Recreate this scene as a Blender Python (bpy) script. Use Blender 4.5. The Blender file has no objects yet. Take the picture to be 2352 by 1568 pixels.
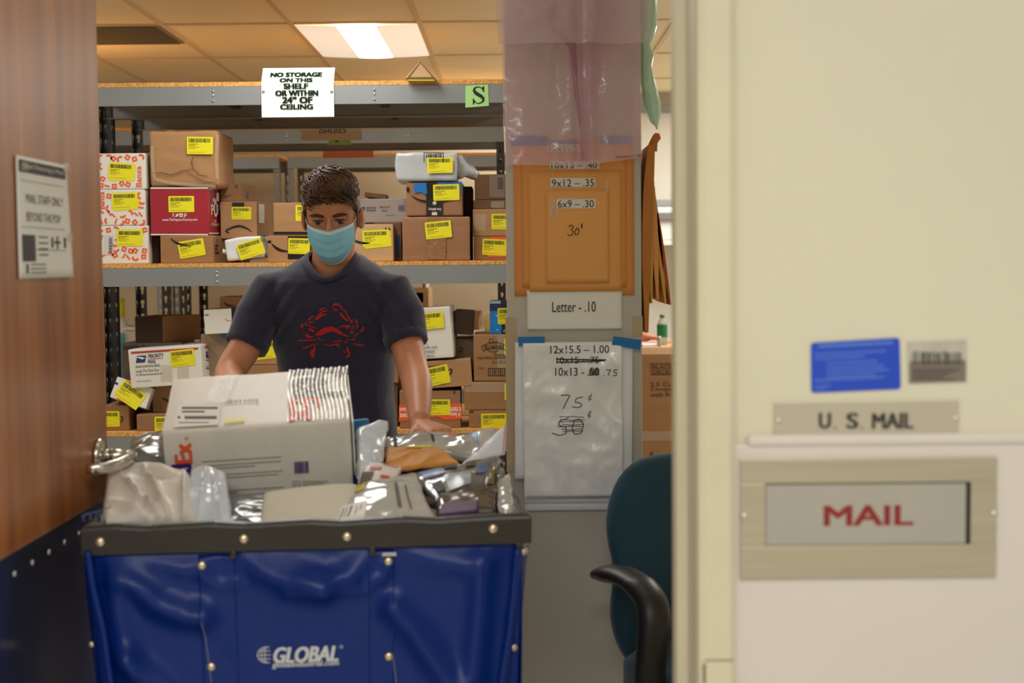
import bpy, bmesh, math, random
from mathutils import Vector, Matrix, noise, Euler
from mathutils.bvhtree import BVHTree

# ------------------------------------------------------------------ camera
FPX = 3267.0            # 50 mm on a 36 mm wide sensor, in pixels of the 2352 px frame
CAM_Z = 1.40
TILT = math.radians(3.22)
ROLL = math.radians(0.55)
sc = bpy.context.scene
col = sc.collection
Fv = Vector((0, math.cos(TILT), -math.sin(TILT)))
Uv = Vector((0, math.sin(TILT), math.cos(TILT)))
Rv = Vector((1, 0, 0))
R2 = Rv * math.cos(ROLL) - Uv * math.sin(ROLL)
U2 = Uv * math.cos(ROLL) + Rv * math.sin(ROLL)
CAM = Vector((0, 0, CAM_Z))
cd = bpy.data.cameras.new('camera')
cd.lens = 50.0; cd.sensor_width = 36.0
cd.clip_start = 0.05; cd.clip_end = 60
cd.dof.use_dof = True; cd.dof.focus_distance = 4.45; cd.dof.aperture_fstop = 4.0
co = bpy.data.objects.new('camera', cd); col.objects.link(co)
m3 = Matrix((R2, U2, -Fv)).transposed()
co.matrix_world = Matrix.Translation(CAM) @ m3.to_4x4()
sc.camera = co

# ------------------------------------------------------------------ colour management, world, lights
sc.view_settings.view_transform = 'Standard'
sc.view_settings.look = 'None'
sc.view_settings.gamma = 1.0
sc.view_settings.use_curve_mapping = False
sc.view_settings.exposure = 0.0
w = bpy.data.worlds.new('world'); sc.world = w; w.use_nodes = True
bg = w.node_tree.nodes['Background']
bg.inputs[0].default_value = (0.97, 0.99, 1.0, 1); bg.inputs[1].default_value = 0.62

def area(name, loc, sx, sy, power, color, rot=(0, 0, 0), spread=math.pi):
    l = bpy.data.lights.new(name, 'AREA'); l.shape = 'RECTANGLE'; l.size = sx; l.size_y = sy
    l.energy = power; l.color = color; l.spread = spread
    o = bpy.data.objects.new(name, l); o.location = loc; o.rotation_euler = rot; col.objects.link(o)
    return o
WARM = (1.0, 0.90, 0.76)
NEUT = (1.0, 0.98, 0.95)
CEIL = 2.54
area('storage_lamp_and_fill', (-0.73, 4.60, CEIL - .035), .5, 1.0, 18, NEUT)
area('storage_lamp_and_fill', (-0.12, 2.80, CEIL - .035), .5, .9, 1.5, NEUT)  # fill light added to brighten the partition end and cart; no fixture here
area('storage_lamp_and_fill', (-2.56, 4.05, CEIL - .035), .5, 1.0, 20, NEUT)
area('storage_lamp_and_fill', (-2.56, 7.3, CEIL - .035), .5, 1.0, 20, NEUT)
area('storage_lamp_and_fill', (-0.12, 9.2, CEIL - .035), .5, .9, 10, NEUT)
area('office_lamp', (1.71, 5.2, CEIL - .035), .5, 1.0, 30, NEUT)
area('office_lamp', (1.71, 8.4, CEIL - .035), .5, 1.0, 50, NEUT)
area('hall_lamp', (0.45, 0.45, CEIL - .035), 1.1, .5, 17, (1.0, 1.0, .98))
area('hall_lamp', (-0.4, -1.0, CEIL - .035), 1.1, .5, 52, (1.0, 1.0, .98))

# ------------------------------------------------------------------ helpers
rnd = random.Random(7)
def ray(px, py):
    return (Fv * FPX + R2 * (px - 1176) + U2 * (784 - py)).normalized()
def at(px, py, Y):
    d = ray(px, py)
    return CAM + d * (Y / d.y)
def hit(px, py, O, N):
    d = ray(px, py)
    return CAM + d * ((O - CAM).dot(N) / d.dot(N))
def lin(c):
    c = c / 255.0
    return c / 12.92 if c <= .04045 else ((c + .055) / 1.055) ** 2.4
def rgb(r, g, b): return (lin(r), lin(g), lin(b), 1)

MATS = {}
def mat(name, c, rough=.6, metal=0.0, var=0.0, vscale=6.0, bump=0.0, bscale=60.0, stretch=None,
        spec=.5, coat=0.0, emit=0.0, sss=0.0, alpha=1.0, trans=0.0, sheen=0.0, two=None, aniso=None):
    if name in MATS: return MATS[name]
    m = bpy.data.materials.new(name); m.use_nodes = True
    nt = m.node_tree; b = nt.nodes['Principled BSDF']
    c = rgb(*c)
    b.inputs['Base Color'].default_value = c
    b.inputs['Roughness'].default_value = rough
    b.inputs['Metallic'].default_value = metal
    b.inputs['Specular IOR Level'].default_value = spec
    b.inputs['Coat Weight'].default_value = coat
    b.inputs['Sheen Weight'].default_value = sheen
    if trans: b.inputs['Transmission Weight'].default_value = trans
    if sss:
        b.inputs['Subsurface Weight'].default_value = sss
        b.inputs['Subsurface Radius'].default_value = (.012, .005, .003)
        b.inputs['Subsurface Scale'].default_value = 1.0
    if alpha < 1: b.inputs['Alpha'].default_value = alpha
    if emit:
        b.inputs['Emission Color'].default_value = c; b.inputs['Emission Strength'].default_value = emit
    if var or bump:
        tc = nt.nodes.new('ShaderNodeTexCoord')
        src = tc.outputs['Object']
        if stretch:
            mp = nt.nodes.new('ShaderNodeMapping'); mp.inputs['Scale'].default_value = stretch
            nt.links.new(src, mp.inputs[0]); src = mp.outputs[0]
        if var:
            n = nt.nodes.new('ShaderNodeTexNoise'); n.inputs['Scale'].default_value = vscale
            n.inputs['Detail'].default_value = 5
            nt.links.new(src, n.inputs['Vector'])
            r = nt.nodes.new('ShaderNodeValToRGB')
            r.color_ramp.elements[0].position = .3; r.color_ramp.elements[1].position = .7
            lo = [max(0, x * (1 - var)) for x in c[:3]]; hi = [min(1, x * (1 + var)) for x in c[:3]]
            if two: lo = rgb(*two)[:3]; hi = c[:3]
            r.color_ramp.elements[0].color = (*lo, 1); r.color_ramp.elements[1].color = (*hi, 1)
            nt.links.new(n.outputs['Fac'], r.inputs[0]); nt.links.new(r.outputs[0], b.inputs['Base Color'])
        if bump:
            n2 = nt.nodes.new('ShaderNodeTexNoise'); n2.inputs['Scale'].default_value = bscale
            n2.inputs['Detail'].default_value = 4
            nt.links.new(src, n2.inputs['Vector'])
            bp = nt.nodes.new('ShaderNodeBump'); bp.inputs['Strength'].default_value = bump
            bp.inputs['Distance'].default_value = .004
            nt.links.new(n2.outputs['Fac'], bp.inputs['Height']); nt.links.new(bp.outputs[0], b.inputs['Normal'])
    MATS[name] = m
    return m

ORG = {}     # world origin of every object built here
def obj(name, verts, faces, mats, parent=None, fm=None, smooth=False):
    off = ORG.get(parent.name, Vector()) if parent else Vector()
    me = bpy.data.meshes.new(name)
    me.from_pydata([tuple(Vector(v) - off) for v in verts], [], faces)
    if not isinstance(mats, (list, tuple)): mats = [mats]
    for m in mats: me.materials.append(m)
    if fm: me.polygons.foreach_set('material_index', fm)
    if smooth: me.polygons.foreach_set('use_smooth', [True] * len(me.polygons))
    me.update()
    o = bpy.data.objects.new(name, me); col.objects.link(o)
    if parent: o.parent = parent
    ORG[o.name] = off
    return o
def tag(o, label, cat, group=None, kind=None):
    if label: o['label'] = label
    if cat: o['category'] = cat
    if group: o['group'] = group
    if kind: o['kind'] = kind
    return o
def thing(name, label, cat, loc, group=None):
    o = bpy.data.objects.new(name, None); o.empty_display_size = .05
    o.location = loc; col.objects.link(o); ORG[o.name] = Vector(loc)
    return tag(o, label, cat, group)
def struct(o):
    o['kind'] = 'structure'; return o

class Face:
    """a plane in the world with a 2-D frame: u along U, v along V, outward normal N"""
    def __init__(s, O, U, V):
        s.O = Vector(O); s.U = Vector(U).normalized(); s.V = Vector(V).normalized()
        s.N = s.U.cross(s.V).normalized()
    def p(s, u, v, e=0.0): return s.O + s.U * u + s.V * v + s.N * e
    def px(s, x, y):
        h = hit(x, y, s.O, s.N) - s.O
        return (h.dot(s.U), h.dot(s.V))

TXT = {}
def text_mesh(s, bold=0.0, shear=0.0):
    k = (s, bold, shear)
    if k not in TXT:
        c = bpy.data.curves.new('txt', 'FONT'); c.body = s; c.offset = bold; c.shear = shear
        c.resolution_u = 3
        o = bpy.data.objects.new('txt', c); me = o.to_mesh()
        vs = [(v.co.x, v.co.y) for v in me.vertices]; fs = [tuple(p.vertices) for p in me.polygons]
        o.to_mesh_clear(); bpy.data.objects.remove(o); bpy.data.curves.remove(c)
        xs = [v[0] for v in vs] or [0]; ys = [v[1] for v in vs] or [0]
        TXT[k] = (vs, fs, min(xs), min(ys), max(xs), max(ys))
    return TXT[k]

class Geo:
    def __init__(s): s.v = []; s.f = []; s.m = []
    def add(s, vs, fs, mi=0):
        b = len(s.v); s.v += [Vector(v) for v in vs]
        for f in fs: s.f.append(tuple(i + b for i in f)); s.m.append(mi)
    def poly(s, F, pts, e=.0004, mi=0):
        s.add([F.p(u, v, e) for u, v in pts], [tuple(range(len(pts)))], mi)
    def rect(s, F, u0, v0, u1, v1, e=.0004, mi=0):
        s.poly(F, [(u0, v0), (u1, v0), (u1, v1), (u0, v1)], e, mi)
    def pxpoly(s, F, pts, e=.0004, mi=0): 
        q = [F.px(*p) for p in pts]
        a = sum(q[i][0] * q[(i + 1) % len(q)][1] - q[(i + 1) % len(q)][0] * q[i][1] for i in range(len(q)))
        if a < 0: q.reverse()
        s.poly(F, q, e, mi)
    def pxrect(s, F, x0, y0, x1, y1, e=.0004, mi=0): s.pxpoly(F, [(x0, y1), (x1, y1), (x1, y0), (x0, y0)], e, mi)
    def slab(s, F, u0, v0, u1, v1, t, e0=0.0, mi=0):
        a = [F.p(u, v, e0) for u, v in ((u0, v0), (u1, v0), (u1, v1), (u0, v1))]
        b = [F.p(u, v, e0 + t) for u, v in ((u0, v0), (u1, v0), (u1, v1), (u0, v1))]
        s.add(a + b, [(3, 2, 1, 0), (4, 5, 6, 7), (0, 1, 5, 4), (1, 2, 6, 5), (2, 3, 7, 6), (3, 0, 4, 7)], mi)
    def pxslab(s, F, x0, y0, x1, y1, t, e0=0.0, mi=0):
        u0, v0 = F.px(x0, y1); u1, v1 = F.px(x1, y0); s.slab(F, u0, v0, u1, v1, t, e0, mi)
    def text(s, F, t, x0, y0, x1, y1, e=.0006, mi=0, bold=0.0, shear=0.0, rot=0, flipu=False):
        """fit text t into the pixel box; rot 90 = reads upward"""
        vs, fs, a, b, c, d = text_mesh(t, bold, shear)
        cu, cv = F.px((x0 + x1) / 2, (y0 + y1) / 2)
        l = F.px(x0, (y0 + y1) / 2); r = F.px(x1, (y0 + y1) / 2)
        bt = F.px((x0 + x1) / 2, y1); tp = F.px((x0 + x1) / 2, y0)
        W = math.hypot(r[0] - l[0], r[1] - l[1]); H = math.hypot(tp[0] - bt[0], tp[1] - bt[1])
        s.textuv(F, t, cu, cv, W, H, e, mi, bold, shear, rot, flipu)
    def textuv(s, F, t, cu, cv, W, H, e=.0006, mi=0, bold=0.0, shear=0.0, rot=0, flipu=False):
        vs, fs, a, b, c, d = text_mesh(t, 0.0, shear)
        if not vs: return
        if rot in (90, -90, 270): W, H = H, W
        bw = bold * H * 1.1                      # heavier face: shifted strikes of the same letters
        sx = (W - 2 * bw) / max(c - a, 1e-6); sy = (H - bw) / max(d - b, 1e-6)
        q = math.radians(rot); cq, sq = math.cos(q), math.sin(q)
        sh = [(0, 0)] if bold < .004 else [(-bw, -bw * .4), (bw, -bw * .4), (-bw, bw * .4), (bw, bw * .4), (0, 0)]
        for k, (dx, dy) in enumerate(sh):
            out = []
            for x, y in vs:
                X = ((x - (a + c) / 2) * sx + dx) * (-1 if flipu else 1); Y = (y - (b + d) / 2) * sy + dy
                out.append(F.p(cu + X * cq - Y * sq, cv + X * sq + Y * cq, e + k * .00002))
            s.add(out, fs, mi)
    def stroke(s, F, pts, wid, e=.0006, mi=0, px=True, taper=False):
        q = [Vector(F.px(*p)) if px else Vector(p) for p in pts]
        L = []; R = []
        for i, p in enumerate(q):
            t = (q[min(i + 1, len(q) - 1)] - q[max(i - 1, 0)])
            t = t.normalized() if t.length > 1e-9 else Vector((1, 0))
            n = Vector((-t.y, t.x)); wv = wid if not isinstance(wid, (list, tuple)) else wid[i]
            if taper: wv *= .25 + .75 * math.sin(math.pi * (i + .5) / len(q))
            L.append(p + n * wv / 2); R.append(p - n * wv / 2)
        vs = [F.p(p.x, p.y, e) for p in L] + [F.p(p.x, p.y, e) for p in R]
        n = len(q)
        s.add(vs, [(n + i, n + i + 1, i + 1, i) for i in range(n - 1)], mi)
    def box(s, c, d, mi=0, M=None):
        x, y, z = d[0] / 2, d[1] / 2, d[2] / 2
        vs = [Vector(c) + Vector(p) for p in ((-x, -y, -z), (x, -y, -z), (x, y, -z), (-x, y, -z), (-x, -y, z), (x, -y, z), (x, y, z), (-x, y, z))]
        if M: vs = [M @ v for v in vs]
        s.add(vs, [(3, 2, 1, 0), (4, 5, 6, 7), (0, 1, 5, 4), (1, 2, 6, 5), (2, 3, 7, 6), (3, 0, 4, 7)], mi)
    def tube(s, pts, rad, n=10, mi=0, cap=True, sq=None):
        pts = [Vector(p) for p in pts]; k = len(pts)
        if not isinstance(rad, (list, tuple)): rad = [rad] * k
        t0 = (pts[1] - pts[0]).normalized()
        a = Vector((0, 0, 1)) if abs(t0.z) < .9 else Vector((1, 0, 0))
        n0 = (a - t0 * a.dot(t0)).normalized(); vs = []
        for i in range(k):
            t = (pts[min(i + 1, k - 1)] - pts[max(i - 1, 0)]).normalized()
            n0 = (n0 - t * n0.dot(t)).normalized(); b = t.cross(n0)
            r = rad[i]; ra, rb = r if isinstance(r, (list, tuple)) else (r, r)
            for j in range(n):
                q = 2 * math.pi * j / n
                vs.append(pts[i] + n0 * (math.cos(q) * ra) + b * (math.sin(q) * rb))
        fs = [(i * n + j, i * n + (j + 1) % n, (i + 1) * n + (j + 1) % n, (i + 1) * n + j) for i in range(k - 1) for j in range(n)]
        if cap: fs += [tuple(reversed(range(n))), tuple(range((k - 1) * n, k * n))]
        s.add(vs, fs, mi)
    def ball(s, c, r, n=12, m=8, mi=0, M=None):
        r = (r, r, r) if not isinstance(r, (list, tuple)) else r
        vs = []
        for i in range(1, m):
            th = math.pi * i / m
            for j in range(n):
                ph = 2 * math.pi * j / n
                vs.append(Vector((r[0] * math.sin(th) * math.cos(ph), r[1] * math.sin(th) * math.sin(ph), r[2] * math.cos(th))))
        vs += [Vector((0, 0, r[2])), Vector((0, 0, -r[2]))]
        if M: vs = [M @ v for v in vs]
        vs = [v + Vector(c) for v in vs]; T = (m - 1) * n
        fs = [(i * n + j, (i + 1) * n + j, (i + 1) * n + (j + 1) % n, i * n + (j + 1) % n) for i in range(m - 2) for j in range(n)]
        fs += [(T, j, (j + 1) % n) for j in range(n)] + [(T + 1, (m - 2) * n + (j + 1) % n, (m - 2) * n + j) for j in range(n)]
        s.add(vs, fs, mi)
    def loft(s, rings, mi=0, cap=True):
        n = len(rings[0]); vs = [v for r in rings for v in r]
        fs = [(i * n + j, i * n + (j + 1) % n, (i + 1) * n + (j + 1) % n, (i + 1) * n + j) for i in range(len(rings) - 1) for j in range(n)]
        if cap: fs += [tuple(reversed(range(n))), tuple(range((len(rings) - 1) * n, len(rings) * n))]
        s.add(vs, fs, mi)
    def grid(s, fn, nu, nv, mi=0, flip=False):
        vs = [fn(i / nu, j / nv) for j in range(nv + 1) for i in range(nu + 1)]
        fs = []
        for j in range(nv):
            for i in range(nu):
                a = j * (nu + 1) + i; q = (a, a + 1, a + nu + 2, a + nu + 1)
                fs.append(tuple(reversed(q)) if flip else q)
        s.add(vs, fs, mi)
    def build(s, name, mats, parent=None, smooth=False):
        return obj(name, s.v, s.f, mats, parent, s.m, smooth)

def bevel(o, wd, seg=2, ang=None):
    b = o.modifiers.new('bevel', 'BEVEL'); b.width = wd; b.segments = seg
    b.limit_method = 'ANGLE'; b.angle_limit = math.radians(40); return o
def nz(p, s=1.0, oct=3):
    v = 0; a = 1; t = 0
    for i in range(oct):
        v += a * noise.noise(Vector(p) * s * 2 ** i); t += a; a *= .5
    return v / t
def ridge(p, s=1.0, oct=3):
    v = 0; a = 1; t = 0
    for i in range(oct):
        v += a * (1 - abs(noise.noise(Vector(p) * s * 2 ** i + Vector((i * 7.3, 0, 0)))) * 2.2); t += a; a *= .5
    return v / t

# ------------------------------------------------------------------ materials
M_wall = mat('cream_wall_paint', (216, 211, 188), .55, var=.03, vscale=2.5, bump=.06, bscale=180)
M_wlow = mat('white_wall_panel', (216, 208, 202), .5, var=.02, vscale=3)
M_trim = mat('cream_enamel', (215, 207, 180), .4, var=.05, vscale=4)
M_back = mat('beige_back_wall', (196, 180, 150), .8, var=.03, vscale=1.5)
M_tile = mat('ceiling_tile', (252, 238, 202), .9, var=.05, vscale=1.2, bump=.5, bscale=90)
M_tee = mat('ceiling_tee', (228, 206, 168), .5)
M_floor = mat('vinyl_floor', (210, 205, 194), .4, var=.1, vscale=3)
M_part = mat('grey_partition', (194, 188, 178), .65, var=.05, vscale=3, bump=.05, bscale=120)
M_offw = mat('office_wall', (226, 222, 208), .8)
M_rack = mat('grey_rack_steel', (140, 144, 145), .42, metal=.25, var=.05, vscale=5, bump=.03, bscale=300)
M_post = mat('charcoal_rack_steel', (62, 60, 60), .45, metal=.4)
M_post2 = mat('grey_rack_post', (132, 132, 128), .5, metal=.3)
M_osb = mat('particle_board', (214, 158, 86), .85, var=.35, vscale=140, bump=.3, bscale=150)
M_zinc = mat('zinc_bolt', (210, 208, 200), .25, metal=.9)
KR = {}
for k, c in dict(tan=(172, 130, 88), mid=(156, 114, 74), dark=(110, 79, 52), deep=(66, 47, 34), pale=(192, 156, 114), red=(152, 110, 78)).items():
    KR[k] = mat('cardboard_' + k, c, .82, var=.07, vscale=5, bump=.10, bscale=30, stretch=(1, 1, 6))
M_wht = mat('white_carton', (226, 222, 212), .6, var=.03, vscale=4, bump=.1, bscale=30)
M_ink = mat('black_ink', (30, 27, 25), .6)
M_inkg = mat('grey_ink', (90, 86, 82), .7)
M_yel = mat('yellow_label', (236, 226, 28), .5)
M_tape = mat('brown_packing_tape', (146, 104, 66), .12, coat=.5, bump=.7, bscale=90, var=.15, vscale=30)
M_ctape = mat('clear_packing_tape', (214, 196, 170), .1, alpha=.35, bump=.8, bscale=60)
M_blk = mat('black_print_tape', (26, 26, 28), .25)
M_orange = mat('orange_print', (240, 92, 42), .6)
M_blue = mat('blue_print', (22, 110, 190), .5)
M_btape = mat('blue_masking_tape', (20, 112, 184), .6, bump=.2, bscale=60)
M_navy = mat('navy_print', (36, 50, 104), .6)
M_redp = mat('red_print', (186, 36, 44), .6)
M_white = mat('white_print', (238, 236, 230), .6)
M_paper = mat('white_paper', (236, 235, 230), .7)
M_purp = mat('purple_print', (62, 30, 120), .6)

# ------------------------------------------------------------------ room shell
def wallbox(name, lo, hi, m):
    g = Geo(); g.box([(a + b) / 2 for a, b in zip(lo, hi)], [b - a for a, b in zip(lo, hi)])
    return struct(g.build(name, m))
FY = 1.90        # room-side of the corridor wall that carries the mail slot
JX = 0.243       # right edge of the doorway
DX = -0.80       # left edge of the doorway, where the open door stands
wallbox('floor', (-4.2, -3.2, -.1), (3.2, 10.0, 0), M_floor)
wallbox('wall_back', (-4.2, 9.8, 0), (.02, 10.0, CEIL), M_back)
wallbox('wall_office', (.02, 9.8, 0), (3.2, 10.0, CEIL), M_offw)
wallbox('wall_left', (-4.2, 2.1, 0), (-4.0, 9.8, CEIL), M_back)
wallbox('wall_right', (3.0, 2.1, 0), (3.2, 9.8, CEIL), M_offw)
wallbox('wall_hall', (-4.2, -3.2, 0), (3.2, -3.0, CEIL), M_wall)
wallbox('ceiling', (-4.2, -3.2, CEIL), (3.2, 10.0, CEIL + .1), M_tile)
# ceiling grid of T-bars
g = Geo(); ks = [-.425 + .61 * k for k in range(-6, 6)]; ys = [6.82 + 1.09 * k for k in range(-4, 3)]
for x in ks: g.box((x, 6.0, CEIL - .004), (.024, 7.6, .008))
for y in ys: g.box((-.5, y, CEIL - .0035), (7.0, .024, .007))
struct(g.build('trim_1', M_tee))
# front wall with mail slot, right of the doorway, plus the wall left of it and the lintel
RAILZ = 1.153
g = Geo(); g.box((JX + .05 + 1.45, FY + .095, CEIL / 2), (2.9, .19, CEIL)); wf = struct(g.build('wall_front', M_wall))
g = Geo(); g.box((JX + .05 + 1.45, FY - .003, RAILZ / 2), (2.9, .012, RAILZ)); bevel(struct(g.build('wall_lower', M_wlow)), .004)
g = Geo(); g.box((JX + .06 + 1.44, FY - .004, RAILZ + .004), (2.86, .018, .016)); bevel(struct(g.build('trim_2', M_wlow)), .006, 3)
wallbox('wall_hinge', (-4.2, FY, 0), (DX - .05, FY + .19, CEIL), M_wall)
wallbox('wall_lintel', (DX - .05, FY, 2.15), (JX + .05, FY + .19, CEIL), M_wall)
# door frame: face, soft return and reveal with a stop
g = Geo()
x0, x1 = JX, JX + .052
pr = [(x1, FY - .002), (x1, FY - .022), (x1 - .008, FY - .03), (x0 + .012, FY - .03), (x0 + .003, FY - .027), (x0, FY - .018),
      (x0, FY + .075), (x0 - .014, FY + .08), (x0 - .016, FY + .088), (x0 - .016, FY + .118), (x0 - .013, FY + .124), (x0, FY + .128), (x0, FY + .20), (x1, FY + .20)]
g.loft([[Vector((x, y, z)) for x, y in reversed(pr)] for z in (0, 2.10)])
struct(g.build('trim_3', M_trim))
g = Geo(); g.loft([[Vector((DX - .05 - (x - x1), y, z)) for x, y in pr] for z in (0, 2.10)])
struct(g.build('trim_4', M_trim))
g = Geo(); g.box(((DX + JX) / 2, FY + .08, 2.125), (JX - DX + .1, .25, .05)); struct(g.build('trim_5', M_trim))
# worn seam of dirt where the frame meets its splice
g = Geo(); Fj = Face((x0 + .004, FY - .0302, 0), (1, 0, 0), (0, 0, 1))
M_dirt = mat('grime', (120, 108, 84), .8)
for a, b, u in ((.80, .815, .003), (.835, .862, .0035), (.74, .752, .003)): g.rect(Fj, u, a, u + .004, b, .0002)
g.rect(Fj, .006, .8655, .044, .8675, .0002)
struct(g.build('trim_6', M_dirt))
# partition whose end faces the door
PY = 3.55; PX0, PX1 = at(1166, 900, PY).x, at(1475, 900, PY).x
bevel(wallbox('wall_partition', (PX0, PY, 0), (PX1, PY + .17, CEIL), M_part), .004)

# ------------------------------------------------------------------ open wooden door
M_door = mat('walnut_veneer', (184, 118, 68), .34, var=.3, vscale=2.2, stretch=(9, 9, .55), two=(134, 78, 42), bump=.03, bscale=30)
M_plate = mat('armour_plate_metal', (158, 162, 176), .2, metal=.93, var=.08, vscale=6, bump=.04, bscale=8)
M_chrome = mat('satin_chrome', (214, 212, 206), .16, metal=1.0)
DY0, DY1 = FY + .09, at(239, 700, 2.8).y * 0 + 2.79
g = Geo(); g.box((DX - .0225, (DY0 + DY1) / 2, 1.06), (.045, DY1 - DY0, 2.08))
door = struct(bevel(g.build('door_1', M_door), .002))
PZ = .945
g = Geo(); g.box((DX + .0015, (DY0 + DY1 - .01) / 2, PZ / 2 + .02), (.003, DY1 - DY0 - .02, PZ - .04))
pl = g.build('armour_plate', M_plate, door); pl['label'] = 'polished metal plate reflecting the blue cart'
Fd = Face((DX, DY0, 0), (0, 1, 0), (0, 0, 1))
for k in range(9):
    yy = DY1 - .035 - k * .085
    g = Geo(); g.ball((DX + .0035, yy, PZ - .035), (.0025, .005, .005), 10, 6); g.build('screw', M_zinc, door, True)
# lever handle
hz = at(242, 1046, 2.72).z
g = Geo(); g.tube([(DX, 2.72, hz), (DX + .008, 2.72, hz), (DX + .012, 2.72, hz)], [.033, .033, .028], 24)
g.tube([(DX + .008, 2.72, hz), (DX + .058, 2.72, hz)], [.014, .011], 16)
pts = [(DX + .05, 2.735, hz), (DX + .066, 2.72, hz), (DX + .07, 2.70, hz - .001), (DX + .069, 2.67, hz - .003), (DX + .062, 2.635, hz - .006), (DX + .046, 2.61, hz - .008), (DX + .028, 2.60, hz - .009), (DX + .014, 2.598, hz - .009)]
g.tube(pts, [(.010, .010), (.012, .011), (.0115, .0095), (.011, .008), (.011, .007), (.0105, .0065), (.010, .006), (.009, .005)], 16)
g.build('door_handle', M_chrome, door, True)

# notice taped to the door
Fd = Face((DX + .0012, DY0, 0), (0, 1, 0), (0, 0, 1))
n = thing('notice_sheet', 'white printed staff-only notice taped to the open wooden door', 'notice', (DX, 2.4, 1.35))
M_band = mat('charcoal_print', (58, 58, 62), .6)
ua, va = Fd.px(42, 640); ub, vb = Fd.px(150, 380)
g = Geo()
def nf(u, v, base=.0015):
    uu = ua + (ub - ua) * u; vv = va + (vb - va) * v
    return Fd.p(uu, vv, base + .004 * (u ** 3) * (1 - v) * 2 + .0012 * math.sin(u * 6) * (1 - v))
g.grid(nf, 16, 12)
sh = g.build('sheet', M_paper, n, True); so = sh.modifiers.new('t', 'SOLIDIFY'); so.thickness = .0006; so.offset = 0
g = Geo(); Fn = Face(Fd.p(ua, va, .009), Fd.U, Fd.V); Wn, Hn = ub - ua, vb - va
E = -.0055
def nline(u0, u1, v, h, e=E, mi=0): g.add([nf(u0, v, .0025), nf((u0 + u1) / 2, v, .0025), nf(u1, v, .0025), nf(u1, v + h, .0025), nf((u0 + u1) / 2, v + h, .0025), nf(u0, v + h, .0025)], [(0, 1, 2, 3, 4, 5)], mi)
nline(.04, .96, .87, .10)
for t, v, h in (('MAIL STAFF ONLY', .66, .075), ('BEYOND THIS POINT', .51, .075)): g.textuv(Fn, t, Wn * .52, Hn * v, Wn * .74, Hn * h, E, 2, .0)
for v in (.80, .42, .235): nline(.06, .9, v, .004, mi=2)
nline(.06, .3, .14, .22)
for k in range(4): nline(.36, .55, .34 - k * .05, .012, mi=2)
nline(.62, .66, .26, .09, mi=2); nline(.68, .8, .295, .022, mi=2); nline(.725, .755, .25, .11, mi=2); nline(.86, .9, .26, .09, mi=2)
nline(.12, .16, .04, .08); 
for k in range(3): nline(.2, .5, .11 - k * .035, .01, mi=2)
g.textuv(Fn, 'Social Distancing in Place', Wn * .5, Hn * .92, Wn * .8, Hn * .045, E + .0012, 1)
g.build('printing', [M_band, M_white, M_inkg], n)
for x, y in ((140, 383), (45, 382), (150, 545)):
    g = Geo(); g.pxrect(Fd, x - 8, y - 9, x + 8, y + 9, .009); g.build('tape', M_ctape, n)

# ------------------------------------------------------------------ storage racks
ZT, ZM, ZL, ZB = 2.072, 1.405, .775, .14
YA, YB, YC, YD = 5.30, 5.80, 7.02, 8.82
def post(x, y, sx, sy, H, m, parent, label=None):
    """slotted angle post: two flanges of punched cells"""
    g = Geo(); pitch = .06; W = .038; n = int(H / pitch)
    for fl in (0, 1):
        for k in range(n):
            z = k * pitch
            outer = [(0, z), (W, z), (W, z + pitch), (0, z + pitch)]
            hole = [(W / 2 - .0045, z + .012), (W / 2 + .0045, z + .012), (W / 2 + .0045, z + .028), (W / 2 + .009, z + .036), (W / 2 + .006, z + .046),
                    (W / 2 - .006, z + .046), (W / 2 - .009, z + .036), (W / 2 - .0045, z + .028)]
            P = (lambda u, v: (x + sx * u, y, v)) if fl == 0 else (lambda u, v: (x, y + sy * u, v))
            vs = [P(*p) for p in outer + hole]
            g.add(vs, [(0, 1, 5, 4), (1, 6, 5), (1, 2, 7, 6), (2, 8, 7), (2, 3, 9, 8), (3, 10, 9), (3, 0, 11, 10), (0, 4, 11)])
    o = g.build('upright', m, parent)
    s = o.modifiers.new('t', 'SOLIDIFY'); s.thickness = .002; s.offset = 0
    return o
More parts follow.
